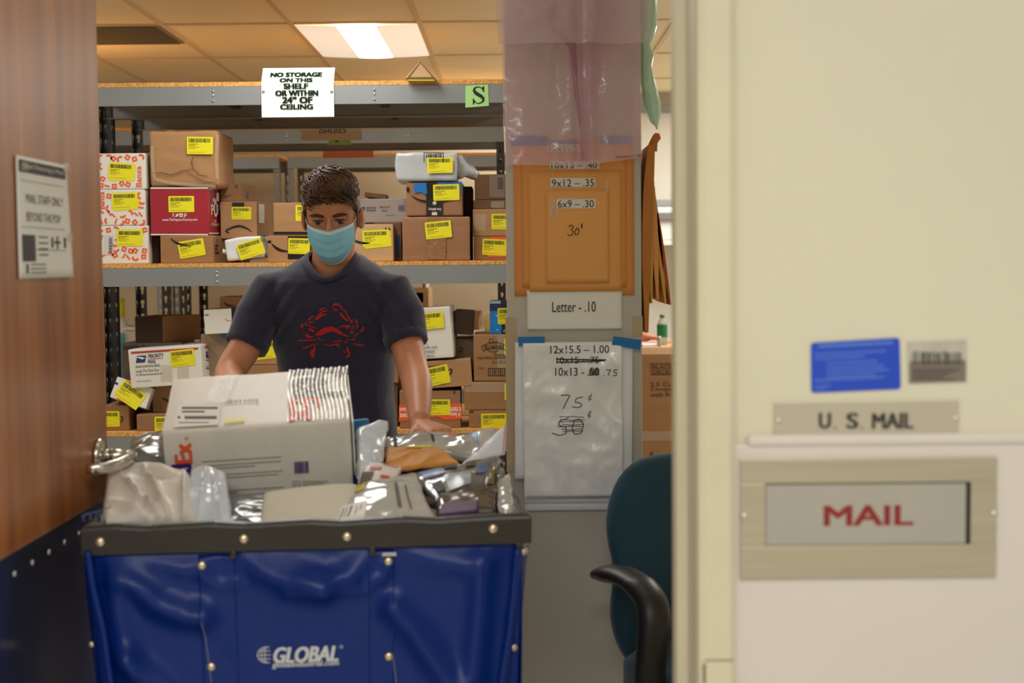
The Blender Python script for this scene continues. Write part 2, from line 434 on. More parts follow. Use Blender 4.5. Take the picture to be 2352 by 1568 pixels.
def rack(label, x0, x1, yf, depth, zs, mp, front_rivets=True):
    FX = [((500 - 1176) / FPX * YA - x0) / (x1 - x0), ((868 - 1176) / FPX * YA - x0) / (x1 - x0)] if x0 > -1.7 and x0 < -1.6 else (.3, .7)
    r = thing('storage_rack', label, 'rack', ((x0 + x1) / 2, yf + depth / 2, 0), 'steel storage racks')
    post(x0, yf + .012, 1, 1, zs[0], mp, r); post(x1, yf + .012, -1, 1, zs[0], mp, r)
    post(x0, yf + depth - .012, 1, -1, zs[0], mp, r); post(x1, yf + depth - .012, -1, -1, zs[0], mp, r)
    for z in zs:
        for yy, s in ((yf, 1), (yf + depth, -1)):
            g = Geo(); zt = z - .017
            pr = [(0, zt), (0, zt - .068), (.014, zt - .068), (.014, zt - .066), (.002, zt - .064), (.002, zt - .002), (.02, zt - .002), (.02, zt)]
            rings = [[Vector((x, yy + s * a, b)) for a, b in (pr if s > 0 else reversed(pr))] for x in (x1, x0)]
            g.loft(rings)
            bm_ = g.build('beam', M_rack, r)
            if s > 0 and front_rivets:
                Fb = Face((x0, yy, 0), (1, 0, 0), (0, 0, 1))
                for fx in FX:
                    g = Geo()
                    for dz in (.018, .032, .054):
                        c = Fb.p((x1 - x0) * fx, zt - dz, .0005)
                        g.ball(c, (.0052, .003, .0052), 10, 6, 0)
                        if dz != .032: g.ball(c - Vector((0, .0024, 0)), (.0028, .0012, .0028), 8, 4, 1)
                    g.build('rivets', [M_zinc, M_ink], bm_, True)
        g = Geo(); g.box(((x0 + x1) / 2, yf + depth / 2, z - .008), (x1 - x0, depth - .004, .016))
        g.build('shelf_board', M_osb, r)
        for fx in FX:
            g = Geo(); g.box((x0 + (x1 - x0) * fx, yf + depth / 2, z - .034), (.03, depth - .02, .03)); g.build('support_bar', M_post, r)
    return r
RX0, RX1 = -1.64, -.03
rackA = rack('grey steel rack nearest the man, sign and letter card hanging on its top beam', RX0, .055, YA, .47, (ZT, ZM, ZL, ZB), M_post)
rackB = rack('grey steel rack standing back to back behind the rack with the big sign', RX0, .055, YB, .46, (ZT, ZM, ZL, ZB), M_post, False)
rackC = rack('grey steel rack beyond the aisle, seen behind the curly haired man', RX0, RX1, YC, .50, (ZT, ZM, ZL, ZB), M_post)
rackC2 = rack('grey steel rack beyond the aisle, at far left beside the door edge', -3.19, -1.69, YC, .50, (ZT, ZM, ZL, ZB), M_post, False)
rackD = rack('rearmost grey rack against the beige back wall, right of the paired posts', -1.375, .10, YD, .46, (ZT, ZM, ZL, ZB), M_post2, False)
rackD2 = rack('rearmost grey rack against the beige back wall, left of the paired posts', -2.20, -1.425, YD, .46, (ZT, ZM, ZL, ZB), M_post2, False)

# signs on the racks
def sheet_on(name, label, cat, Y, x0, y0, x1, y1, m, lines, ink, back=False):
    F = Face((0, Y, 0), (1, 0, 0), (0, 0, 1))
    ua, va = F.px(x0, y1); ub, vb = F.px(x1, y0)
    t = thing(name, label, cat, F.p((ua + ub) / 2, va))
    g = Geo(); g.slab(F, ua, va, ub, vb, .0015, .0005); g.build('sheet', m, t)
    return t, F
F = Face((0, YA - .001, 0), (1, 0, 0), (0, 0, 1))
t = thing('hanging_sign', 'white no-storage sign folded over the top beam of the front rack', 'sign', F.p(F.px(685, 270)[0], F.px(685, 270)[1]))
u0, v0 = F.px(602, 270); u1, v1 = F.px(767, 200); vt = F.px(685, 190)[1]
g = Geo()
def sg(u, v):     # upright part, then the part that bends back over the board
    uu = u0 + (u1 - u0) * u
    if v < .62: return F.p(uu, v0 + (vt - v0) * v / .62, .004 + .003 * (1 - v))
    q = (v - .62) / .38; L = .075 * q
    return F.p(uu, vt + L * .80, .006 - L * .62)
g.grid(sg, 8, 26)
s_ = g.build('sheet', M_paper, t); so = s_.modifiers.new('t', 'SOLIDIFY'); so.thickness = .0012; so.offset = -1
g = Geo(); Fs = Face(F.O + F.N * .0096, F.U, F.V); M_green = mat('green_black_print', (26, 44, 34), .95, spec=.05)
for tx, a, b, c, d in (('SHELF', 651, 191, 708, 204), ('OR WITHIN', 632, 207, 731, 220), ('24” OF', 648, 222, 718, 237), ('CEILING', 643, 239, 719, 251)):
    g.text(Fs, tx, a, b, c, d, 0, 0, .08)
Fb = Face(F.p(0, vt, .0098), F.U, Vector((0, .62, .80)).normalized())
for tx, a, b, c, d in (('NO STORAGE', 621, 166, 740, 176), ('ON THIS', 642, 179, 718, 188)):
    g.text(Fb, tx, a, b, c, d, 0, 0, .08)
g.build('lettering', M_green, t)
for x in (606, 762):
    g = Geo(); u, v = F.px(x, 210); g.ball(F.p(u, v, .008), (.006, .004, .006), 10, 6); g.build('screw', M_zinc, t, True)
# letter card
F = Face((0, YA - .0005, 0), (1, 0, 0), (0, 0, 1))
t = thing('letter_card', 'light green card with a black letter S on the front rack beam', 'card', F.p(*F.px(1095, 245)))
g = Geo(); g.pxpoly(F, [(1069, 247), (1123, 243), (1121, 194), (1069, 197)], .0016); 
c_ = g.build('card', mat('green_card', (166, 220, 138), .7), t); so = c_.modifiers.new('t', 'SOLIDIFY'); so.thickness = .001; so.offset = -1
g = Geo()
S = [(1110, 206), (1106, 202), (1101, 200), (1095, 200), (1090, 203), (1089, 208), (1092, 213), (1098, 217), (1105, 221), (1110, 226), (1110, 232), (1105, 236), (1099, 238), (1093, 236), (1089, 231)]
W = [.004, .004, .004, .005, .008, .011, .013, .0135, .013, .011, .008, .005, .004, .004, .004]
g.stroke(F, S, W, .0022); 
g.pxpoly(F, [(1109, 198), (1112, 198), (1112, 212), (1110, 212), (1107, 204)], .0022); g.pxpoly(F, [(1088, 240), (1086, 240), (1086, 226), (1088, 226), (1091, 233)], .0022)
g.build('lettering', M_ink, t)
# sign on the back of rack B seen from behind, orange card on rack C, green card below
M_tanp = mat('back_of_paper', (226, 212, 188), .8)
t, F = sheet_on('hanging_sign', 'back of a tan paper sign on the rear beam behind the top shelf, mirrored lettering', 'sign', YB + .472, 692, 293, 831, 323, M_tanp, (), M_ink)
g = Geo(); g.text(F, 'CEILING', 733, 296, 795, 306, .0026, 0, .02, flipu=True); g.build('lettering', M_inkg, t)
t, F = sheet_on('letter_card', 'lower edge of a light green card below the mirrored tan sign', 'card', YB + .476, 755, 300, 806, 333, mat('green_card', (166, 220, 138), .7), (), M_ink)
g = Geo(); g.pxrect(F, 770, 322, 778, 326, .0024); g.build('lettering', M_inkg, t)
t, F = sheet_on('hanging_sign', 'orange-red card strip on the rack beam behind the tan paper sign', 'sign', YC + .512, 742, 346, 858, 363, mat('orange_card', (236, 140, 104), .7), (), M_ink)

# ------------------------------------------------------------------ cartons
def carton(name, label, cat, M, w, d, h, m, group=None, wear=.002, seed=0, bev=.004, seam=True):
    """cardboard carton; M puts its front-bottom-centre in the world. x right, y back, z up"""
    t = thing(name, label, cat, M @ Vector((0, d / 2, 0)), group)
    bm = bmesh.new(); bmesh.ops.create_cube(bm, size=1)
    for v in bm.verts: v.co = Vector((v.co.x * w, (v.co.y + .5) * d, (v.co.z + .5) * h))
    bmesh.ops.bevel(bm, geom=list(bm.edges), offset=min(bev, w * .1, h * .1), segments=2, affect='EDGES', profile=.6)
    if wear > .0025:
        bmesh.ops.subdivide_edges(bm, edges=[e for e in bm.edges if e.calc_length() > .03], cuts=14, use_grid_fill=True)
        for v in bm.verts:
            q = v.co + Vector((seed * 3.1, 0, 0))
            v.co += Vector((nz(q, 9), nz(q + Vector((5, 0, 0)), 9), nz(q + Vector((0, 5, 0)), 9))) * wear
            if v.co.z < 0.0: v.co.z = 0.0
    vs = [M @ v.co for v in bm.verts]; fs = [[v.index for v in f.verts] for f in bm.faces]
    bm.free()
    body = obj('carton_body', vs, fs, m, t, None, wear > .0025)
    R = M.to_3x3(); X, Y, Z = R @ Vector((1, 0, 0)), R @ Vector((0, 1, 0)), R @ Vector((0, 0, 1))
    e = .0008 + (wear if wear > .0025 else 0) * .45
    fr = Face(M @ Vector((-w / 2, 0, 0)), X, Z); fr.O += fr.N * e
    ri = Face(M @ Vector((w / 2, 0, 0)), Y, Z); ri.O += ri.N * e
    le = Face(M @ Vector((-w / 2, d, 0)), -Y, Z); le.O += le.N * e
    tp = Face(M @ Vector((-w / 2, 0, h)), X, Y); tp.O += tp.N * e
    return dict(t=t, body=body, front=fr, right=ri, left=le, top=tp, w=w, d=d, h=h, M=M, ztop=(M @ Vector((0, 0, h))).z)
def px_carton(name, label, x0, y0, x1, y1, Y, d, m, z0=None, roll=0, yaw=0, cat='box', **k):
    a = at((x0 + x1) / 2, y1, Y); b = at((x0 + x1) / 2, y0, Y)
    xl = at(x0, (y0 + y1) / 2, Y).x; xr = at(x1, (y0 + y1) / 2, Y).x
    zb = a.z if z0 is None else z0
    M = Matrix.Translation(((xl + xr) / 2, Y, zb)) @ Matrix.Rotation(math.radians(yaw), 4, 'Z') @ Matrix.Rotation(math.radians(-roll), 4, 'Y')
    return carton(name, label, cat, M, (xr - xl) / max(.3, math.cos(math.radians(yaw))), d, b.z - zb, m, **k)
def ylabel(B, x0, y0, x1, y1, ang=0, face='front', second=False):
    """yellow parcel sticker with a bar code and small print; ang in degrees, anticlockwise"""
    F = B[face] if isinstance(face, str) else face
    cu, cv = F.px((x0 + x1) / 2, (y0 + y1) / 2)
    l = F.px(x0, (y0 + y1) / 2); r = F.px(x1, (y0 + y1) / 2); bt = F.px((x0 + x1) / 2, y1); tp = F.px((x0 + x1) / 2, y0)
    W = math.hypot(r[0] - l[0], r[1] - l[1]); H = math.hypot(tp[0] - bt[0], tp[1] - bt[1])
    q = math.radians(ang)
    G = Face(F.p(cu, cv, .0006), F.U * math.cos(q) + F.V * math.sin(q), -F.U * math.sin(q) + F.V * math.cos(q))
    g = Geo()
    c = min(.0025, W * .05)
    P = [(-W / 2 + c, -H / 2), (W / 2 - c, -H / 2), (W / 2, -H / 2 + c), (W / 2, H / 2 - c), (W / 2 - c, H / 2), (-W / 2 + c, H / 2), (-W / 2, H / 2 - c), (-W / 2, -H / 2 + c)]
    if second:
        G2 = Face(G.O + F.U * .006 - F.V * .004 - F.N * .0003, G.U * .998 + G.V * .06, G.V); g.poly(G2, P, 0, 0)
    g.poly(G, P, 0.0, 0)
    x = -W * .43; rr = random.Random(int(x0 * 7 + y0)); 
    while x < W * .40:
        bw = W * rr.choice((.006, .010, .016, .022)); g.rect(G, x, H * .17, x + bw, H * .40, .0003, 1); x += bw + W * rr.choice((.006, .009, .014))
    for k, (ln, hh) in enumerate(((.36, .035), (.22, .035), (.40, .022), (.26, .02))):
        v = H * (.06 - k * .085); x = -W * .43
        while x < W * (-.43 + ln):
            bw = W * rr.uniform(.02, .05); g.rect(G, x, v, x + bw, v + H * hh, .0003, 1); x += bw + W * .008
    g.rect(G, -W * .43, -H * .40, W * .2, -H * .385, .0003, 2)
    return g.build('shipping_label', [M_yel, M_ink, mat('olive_ink', (120, 116, 30), .6)], B['t'])
def part(B, name, g, mats, smooth=False): return g.build(name, mats, B['t'], smooth)
def strip(B, m, x0, y0, x1, y1, face='front', name='packing_tape', e=.0003):
    g = Geo(); g.pxrect(B[face], x0, y0, x1, y1, e); return part(B, name, g, m)
def smile(g, F, pts, wmax=.010, arrow=None, mi=0, e=.0006):
    """curved printed arrow through pixel points"""
    q = []
    for i in range(len(pts) - 1):
        for k in range(6):
            p0 = pts[max(i - 1, 0)]; p1 = pts[i]; p2 = pts[i + 1]; p3 = pts[min(i + 2, len(pts) - 1)]; s = k / 6
            q.append(tuple(.5 * (2 * p1[a] + (p2[a] - p0[a]) * s + (2 * p0[a] - 5 * p1[a] + 4 * p2[a] - p3[a]) * s * s + (3 * p1[a] - p0[a] - 3 * p2[a] + p3[a]) * s ** 3) for a in (0, 1)))
    q.append(pts[-1]); n = len(q)
    g.stroke(F, q, [wmax * (.2 + .8 * math.sin(math.pi * (i + .6) / n)) for i in range(n)], e, mi)
    if arrow: g.stroke(F, arrow, wmax * .6, e, mi)

YF = YA + .035
YW, RED = M_yel, mat('red_carton', (160, 30, 46), .5, var=.05, vscale=5, bump=.06, bscale=30)
# three white boxes with orange pasta shapes, stacked beside the door
tops = ZM
def pasta(B, seed, x0, y0, x1, y1, wordbox=None, skip=()):
    g = Geo(); F = B['front']; rr = random.Random(seed)
    n = 0; pl_ = []
    for gy in range(5):
        for gx in range(7):
            x = x0 + (x1 - x0) * (gx + .5 + rr.uniform(-.22, .22)) / 7; y = y0 + (y1 - y0) * (gy + .5 + rr.uniform(-.2, .2)) / 5
            if any(a < x < c and b < y < d for a, b, c, d in skip): continue
            k = rr.choice('robc'); a = rr.uniform(0, 6.28); s = 6.0
            u, v = F.px(x, y); k_ = .0105
            if k == 'r':
                ps = [[(u + k_ * q * math.cos(a + i * 1.571), v + k_ * q * math.sin(a + i * 1.571)) for i in range(4)] for q in (.5, 1.2)]
                for i in range(4): g.poly(F, [ps[0][i], ps[1][i], ps[1][(i + 1) % 4], ps[0][(i + 1) % 4]], .0005)
            elif k == 'b':
                g.stroke(F, [(u - k_ * math.cos(a), v - k_ * math.sin(a)), (u + k_ * math.cos(a), v + k_ * math.sin(a))], .0055, .0005, 0, False)
            else:
                st = 3.0 if k == 'c' else 2.2
                g.stroke(F, [(u + k_ * math.cos(a + i * st / 6), v + k_ * math.sin(a + i * st / 6)) for i in range(7)], .007, .0005, 0, False)
    if wordbox: g.text(F, 'Banza', *wordbox, .0006, 0, .02, rot=90)
    part(B, 'printing', g, M_orange)
b3 = px_carton('parcel_box', 'white box with orange pasta shapes and grey code sticker, bottom of its stack', 205, 518, 340, 598, YF, .30, M_wht, ZM, group='pasta boxes')
pasta(b3, 3, 225, 520, 338, 596, None, ((230, 535, 262, 585), (266, 524, 330, 566)))
ylabel(b3, 268, 527, 328, 565, -1)
g = Geo(); g.pxrect(b3['front'], 240, 540, 261, 585, .0004, 0)
for k in range(16): g.pxrect(b3['front'], 250, 545 + k * 2.3, 258, 546 + k * 2.3 + (k % 3) * .5, .0007, 1)
part(b3, 'code_sticker', g, [mat('grey_sticker', (206, 204, 200), .6), M_inkg])
b2 = px_carton('parcel_box', 'white box with orange pasta shapes, middle of its stack by the door', 200, 435, 333, 517, YF, .30, M_wht, b3['ztop'] + .001, group='pasta boxes')
pasta(b2, 5, 225, 440, 332, 515, (226, 440, 240, 480), ((252, 436, 320, 484), (225, 438, 246, 484)))
ylabel(b2, 257, 442, 316, 480, 1, second=True)
b1 = px_carton('parcel_box', 'white box with orange pasta shapes and sideways word, top of its stack', 200, 352, 334, 434, YF, .30, M_wht, b2['ztop'] + .001, group='pasta boxes')
pasta(b1, 9, 225, 356, 333, 432, (312, 381, 325, 429), ((244, 372, 310, 416), (308, 378, 330, 432)))
ylabel(b1, 249, 374, 307, 413, -4, second=True)
# brown box under the red one, its dark neighbour
ba = px_carton('parcel_box', 'brown box with curved arrow and tilted label under the red box', 368, 541, 490, 598, YF, .30, KR['mid'], ZM)
g = Geo(); smile(g, ba['front'], [(392, 547), (400, 554), (412, 560), (440, 566)], .008)
for y in (549, 555, 562, 570, 578): g.pxrect(ba['right'], 494 + (y % 2) * 4, y, 499 + (y % 3) * 2, y + 4)
part(ba, 'printing', g, M_ink); ylabel(ba, 410, 551, 470, 590, 9)
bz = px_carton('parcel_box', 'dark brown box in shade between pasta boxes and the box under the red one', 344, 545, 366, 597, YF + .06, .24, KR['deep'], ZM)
# red popcorn box
br = px_carton('parcel_box', 'dark red box with white lettering under a crumpled brown box', 345, 430, 479, 540, YF + .01, .26, RED, ba['ztop'] + .001)
g = Geo(); F = br['front']
g.text(F, 'www.ThePopcornFactory.com', 373, 501, 453, 509, .0006, 0, .005)
g.text(F, 'f', 396, 490, 400, 498, .0006, 0, .01); g.text(F, 'p', 423, 490, 429, 499, .0006, 0, .01)
g.pxrect(F, 412, 490, 420, 498, .0005); g.pxrect(F, 413.5, 492, 418.5, 496.5, .0007, 1); g.pxrect(F, 415, 493, 417, 495.5, .0009)
g.pxpoly(F, [(402, 497), (405, 494), (403, 490), (406, 493), (408, 490), (411, 491), (408, 496), (405, 498)], .0006)
F = br['right']
g.text(F, 'P', 485, 470, 491, 493, .0006, 0, .01); g.text(F, 'O', 491, 462, 499, 498, .0006, 0, .03); g.text(F, 'P', 499, 470, 506, 493, .0006, 0, .01)
g.text(F, 'THE', 491, 505, 496, 511, .0006); g.text(F, 'POPCORNFACTORY', 486, 513, 505, 519, .0006)
g.pxrect(F, 497, 443, 503, 462); g.pxpoly(F, [(488, 458), (490, 453), (493, 459), (496, 452), (496, 462), (490, 464)])
part(br, 'printing', g, [M_white, RED]); ylabel(br, 387, 450, 446, 487, 0)
for a, b, c, d in ((430, 433.5, 432, 435), (537, 540, 534, 537)):
    g = Geo(); g.pxrect(br['front'], 346, a, 478, b); g.pxrect(br['right'], 480, c, 509, d); part(br, 'white_edge', g, M_wht)
bc = px_carton('parcel_box', 'large crumpled tan box wrapped in tape on top of the red box', 343, 300, 502, 427, YF + .01, .29, KR['tan'], br['ztop'] + .002, wear=.007, seed=4, bev=.012)
g = Geo(); F = bc['front']
for pts in ([(352, 398), (370, 396), (392, 402), (420, 392), (445, 388)], [(445, 388), (440, 372), (446, 356)], [(445, 388), (458, 402), (478, 405)], [(430, 396), (465, 416), (495, 420)]):
    g.stroke(F, pts, .004, .003, taper=True)
part(bc, 'crease', g, KR['dark']); ylabel(bc, 429, 314, 489, 354, -1, Face(F.O + F.N * .0025, F.U, F.V))
g = Geo()
for pts in ([(350, 335), (351, 380), (356, 415)], [(352, 410), (390, 420), (440, 425), (495, 428)], [(500, 310), (497, 360), (499, 410)]): g.stroke(F, pts, .012, .0028)
part(bc, 'packing_tape', g, M_ctape)

# brown boxes standing back on the middle shelf
bd = px_carton('parcel_box', 'dark brown box at the shelf rear beneath the box with the upturned arrow', 505, 549, 548, 596, YF + .17, .24, KR['dark'], ZM)
g = Geo(); smile(g, bd['front'], [(512, 571), (518, 574), (524, 573)], .006); part(bd, 'printing', g, M_ink)
be = px_carton('parcel_box', 'brown box with upturned curved arrow right of the red box', 506, 463, 590, 549, YF + .16, .34, KR['tan'], bd['ztop'] + .001)
g = Geo(); F = be['front']; smile(g, F, [(519, 531), (532, 523), (550, 519), (566, 524), (578, 532)], .009, [(524, 525), (518, 531), (526, 535)]); g.pxrect(F, 533, 465, 561, 474)
part(be, 'printing', g, M_ink); ylabel(be, 532, 475, 577, 504, -1)
g = Geo(); g.pxrect(be['right'], 594, 469, 607, 512, .0004); 
part(be, 'paper_sticker', g, M_paper)
bf = px_carton('parcel_box', 'small brown box on top of the box with the upturned arrow', 506, 421, 552, 462, YF + .2, .26, KR['mid'], be['ztop'] + .001, yaw=-3)
g = Geo(); F = bf['front']; smile(g, F, [(510, 449), (520, 452), (530, 446)], .006); g.pxrect(F, 540, 424, 546, 431); g.pxrect(bf['right'], 566, 440, 571, 455)
part(bf, 'printing', g, M_inkg)
bg2 = px_carton('parcel_box', 'brown box with black taped end left of the man, propped under a lighter box', 614, 541, 716, 597, YF, .2, KR['tan'], ZM)
g = Geo(); F = bg2['front']; smile(g, F, [(624, 560), (634, 569), (646, 575), (662, 577)], .010); g.pxrect(F, 615, 552, 623, 558)
g.pxrect(F, 661, 542, 715, 595, .0003); part(bg2, 'black_tape', g, M_blk); ylabel(bg2, 662, 547, 712, 583, -2)
bh = px_carton('parcel_box', 'light brown box with black lower edge beside the man, his hair hides its corner', 628, 465, 742, 539, YF + .02, .26, KR['tan'], bg2['ztop'] + .001)
g = Geo(); g.pxrect(bh['front'], 628, 532, 740, 538); part(bh, 'black_tape', g, M_blk); ylabel(bh, 679, 471, 738, 508, -1)
# right of the head
bi = px_carton('parcel_box', 'light tan box with two black up-arrows right of the masked face', 790, 515, 903, 593, YF, .24, KR['pale'], ZM)
g = Geo(); F = bi['front']; smile(g, F, [(800, 545), (815, 553), (834, 558), (850, 558)], .009)
for x in (886, 894): g.pxrect(F, x - .7, 527, x + .9, 540); g.pxpoly(F, [(x - 3.5, 529), (x + 3.5, 529), (x, 521)])
g.pxrect(F, 882, 541, 898, 542); part(bi, 'printing', g, M_ink); ylabel(bi, 833, 528, 895, 566, 2, second=True)
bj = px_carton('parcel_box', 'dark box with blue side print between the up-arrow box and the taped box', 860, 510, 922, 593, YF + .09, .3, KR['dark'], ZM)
g = Geo(); g.pxrect(bj['front'], 908, 540, 918, 590); part(bj, 'printing', g, mat('dark_blue_print', (30, 60, 100), .6))
bk = px_carton('parcel_box', 'long grey postal box with faint lettering at the shelf rear', 800, 456, 940, 509, YF + .17, .2, mat('grey_carton', (160, 150, 142), .7, var=.04), bj['ztop'] + .001)
g = Geo(); F = bk['front']
g.text(F, 'UNITED STATES', 841, 475, 864, 479, .0006, 0, .02); g.text(F, 'POSTAL SERVICE', 841, 481, 864, 485, .0006, 0, .02)
g.pxpoly(F, [(830, 484), (832, 475), (838, 475), (837, 484)]); g.pxrect(F, 914, 470, 930, 485, .0005, 1); g.pxrect(F, 885, 493, 907, 495, .0005, 1)
for k in range(6): g.pxrect(F, 916 + k * 2.2, 472, 917 + k * 2.2, 483, .0008, 0)
g.text(F, 'PRIORITY', 872, 473, 896, 478, .0006, 2, .02); g.text(F, 'MAIL', 876, 481, 890, 486, .0006, 2, .02)
part(bk, 'printing', g, [M_navy, mat('grey_sticker2', (140, 132, 126), .6), mat('rust_print', (150, 80, 52), .6)])
bl = px_carton('parcel_box', 'plain tan box sealed with wide brown tape on the middle shelf', 924, 498, 1079, 596, YF, .28, KR['red'], ZM, wear=.003, seed=8)
strip(bl, M_tape, 982, 499, 1024, 595, e=.0012); ylabel(bl, 977, 508, 1037, 547, 5, Face(bl['front'].O + bl['front'].N * .0016, bl['front'].U, bl['front'].V))
bm_ = px_carton('parcel_box', 'brown box with blue tape and black band under a grey plastic mailer', 933, 419, 1062, 497, YF + .01, .27, KR['red'], bl['ztop'] + .004, wear=.003, seed=11)
g = Geo(); F = bm_['front']
g.pxrect(F, 979, 420, 1017, 496, .0008, 0); smile(g, F, [(945, 449), (958, 457), (975, 462), (1000, 464), (1030, 460), (1045, 455)], .008, e=.0011); g.pxrect(F, 934, 430, 940, 440, .0010, 0)
part(bm_, 'black_tape', g, M_blk)
g = Geo(); u, v = F.px(998, 466); g.stroke(F, [(u + .006 * math.cos(a * .7), v + .006 * math.sin(a * .7)) for a in range(10)], .003, .0013, 0, False); g.pxpoly(F, [(996, 462), (996, 470), (1002, 466)], .0013)
g.text(F, 'free delivery', 984, 476, 1013, 484, .0013, 0, .02, rot=180); g.pxrect(F, 992, 487, 1004, 494, .0013)
part(bm_, 'printing', g, mat('cream_print', (222, 206, 180), .6))
g = Geo(); g.pxpoly(F, [(950, 421), (979, 420), (981, 444), (975, 447), (969, 441), (952, 443)], .0010); g.pxpoly(F, [(1004, 418), (1060, 417), (1058, 446), (1050, 448), (1046, 423), (1006, 424)], .0010); part(bm_, 'blue_tape', g, M_blue)
ylabel(bm_, 995, 423, 1055, 460, 1, Face(F.O + F.N * .0016, F.U, F.V))
# plastic mailers resting on the middle shelf
M_shp = mat('grey_shelf_poly', (186, 190, 194), .25, coat=.3, bump=.5, bscale=22)
bt = px_carton('poly_mailer', 'grey plastic mailer with yellow label on top of the blue-taped box', 910, 350, 1050, 417, YF, .25, M_shp, bm_['ztop'] + .006, cat='mailer', wear=.011, seed=21, bev=.022)
F = bt['front']; F = Face(F.O + F.N * .004, F.U, F.V)
g = Geo(); q_ = [(974, 373), (974, 351), (1018, 351), (1018, 373)]
for a, b in zip(q_, q_[1:]): g.stroke(F, [a, b], .003, .0006)
for k in range(9): g.pxrect(F, 979 + k * 4, 353, 981 + k * 4 + (k % 3) * .6, 362, .0006)
part(bt, 'printing', g, M_ink); ylabel(bt, 981, 361, 1040, 397, 0, F)
g = Geo(); rr = random.Random(3); rings = []
for k, (x, y, hw) in enumerate(((1044, 383, 28), (1058, 386, 24), (1070, 390, 17), (1084, 396, 14), (1093, 399, 11), (1099, 402, 5))):
    c = at(x, y, YF + .08); r_ = hw / FPX * 5.4
    rings.append([c + Vector((0, math.cos(a) * r_ * .9, math.sin(a) * r_)) * (1 + .22 * math.sin(a * 3 + k * 1.7) + rr.uniform(-.12, .12)) + Vector((rr.uniform(-.006, .006), 0, 0)) for a in [i * .314159 for i in range(20)]])
g.loft(rings); part(bt, 'crumpled_end', g, M_shp, True)
M_shw = mat('white_shelf_poly', (222, 224, 226), .3, coat=.3, bump=.5, bscale=22)
bu = px_carton('poly_mailer', 'white plastic mailer with tilted yellow label, front of the middle shelf', 520, 545, 606, 594, YF - .015, .20, M_shw, ZM + .012, roll=6, cat='mailer', wear=.009, seed=31, bev=.018)
F = bu['front']; F = Face(F.O + F.N * .004, F.U, F.V); ylabel(bu, 546, 552, 606, 590, 11, F)
g = Geo(); 
for k in range(6): g.pxpoly(F, [(598 + k * 2, 540), (599 + k * 2, 540), (600 + k * 2, 556), (599 + k * 2, 556)], .0006)
part(bu, 'printing', g, M_ink)
g = Geo(); a = at(528, 578, YF); g.tube([a + Vector((.012, .03, 0)), a + Vector((-.004, .012, .002)), a + Vector((-.018, .004, .001)), a + Vector((-.027, 0, .003))], [.026, .016, .007, .009], 10); part(bu, 'crumpled_end', g, M_shw, True)
bv = px_carton('paper_bag', 'brown paper bag lying on the long grey postal box', 838, 444, 886, 456, YF + .2, .14, KR['dark'], bk['ztop'] + .004, roll=-6, cat='bag', wear=.006, seed=41, bev=.005)
# dark boxes at the right end
bn = px_carton('parcel_box', 'brown box with orange print at the right end of the middle shelf bottom', 1088, 543, 1172, 592, YF + .04, .26, KR['red'], ZM)
g = Geo(); g.pxrect(bn['front'], 1125, 544, 1165, 550); g.pxrect(bn['front'], 1120, 585, 1160, 590); part(bn, 'printing', g, M_orange); ylabel(bn, 1108, 549, 1164, 586, -3)
bo = px_carton('parcel_box', 'tan box with crackled clear tape at the right end of the middle shelf', 1086, 480, 1172, 542, YF + .05, .26, KR['tan'], bn['ztop'] + .001)
strip(bo, M_ctape, 1090, 492, 1116, 530); ylabel(bo, 1129, 491, 1188, 527, -1)
bp = px_carton('parcel_box', 'flat dark brown box between the tan crackled-tape box and a darker one', 1087, 459, 1172, 479, YF + .07, .24, KR['dark'], bo['ztop'] + .001)
strip(bp, M_ctape, 1128, 462, 1158, 477)
bq = px_carton('parcel_box', 'dark brown box with dull paper label, top of the right-end stack', 1090, 400, 1175, 458, YF + .07, .24, KR['dark'], bp['ztop'] + .001)
g = Geo(); g.pxrect(bq['front'], 1124, 402, 1160, 453); 
for k in range(7): g.pxrect(bq['front'], 1143, 408 + k * 4, 1156, 410 + k * 4, .0007, 1)
part(bq, 'paper_sticker', g, [mat('dull_sticker', (122, 104, 92), .7), M_ink])
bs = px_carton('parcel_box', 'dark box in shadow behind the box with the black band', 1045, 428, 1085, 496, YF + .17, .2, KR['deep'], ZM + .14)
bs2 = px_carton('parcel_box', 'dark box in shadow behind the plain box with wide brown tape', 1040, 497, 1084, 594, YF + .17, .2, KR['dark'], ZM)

# ------------------------------------------------------------------ lower shelf, left
ca = px_carton('parcel_box', 'brown box with label at the door edge on the lower shelf', 236, 931, 297, 994, YF + .02, .3, KR['mid'], ZL)
ylabel(ca, 222, 944, 275, 980, 0); g = Geo(); smile(g, ca['front'], [(277, 970), (281, 964), (281, 957), (276, 957)], .005); part(ca, 'printing', g, M_ink)
cb = px_carton('parcel_box', 'brown box with label tucked behind the big white box, lower shelf front', 314, 951, 402, 999, YF, .26, KR['red'], ZL, yaw=2)
ylabel(cb, 355, 956, 416, 995, 0)
cb2 = px_carton('parcel_box', 'brown box with thin curved arrow under the white flat-rate box', 350, 886, 470, 951, YF + .06, .28, KR['mid'], cb['ztop'] + .001)
g = Geo(); smile(g, cb2['front'], [(371, 912), (380, 918), (392, 921), (410, 921)], .007); g.pxrect(cb2['front'], 346, 888, 349, 950); part(cb2, 'printing', g, M_ink)
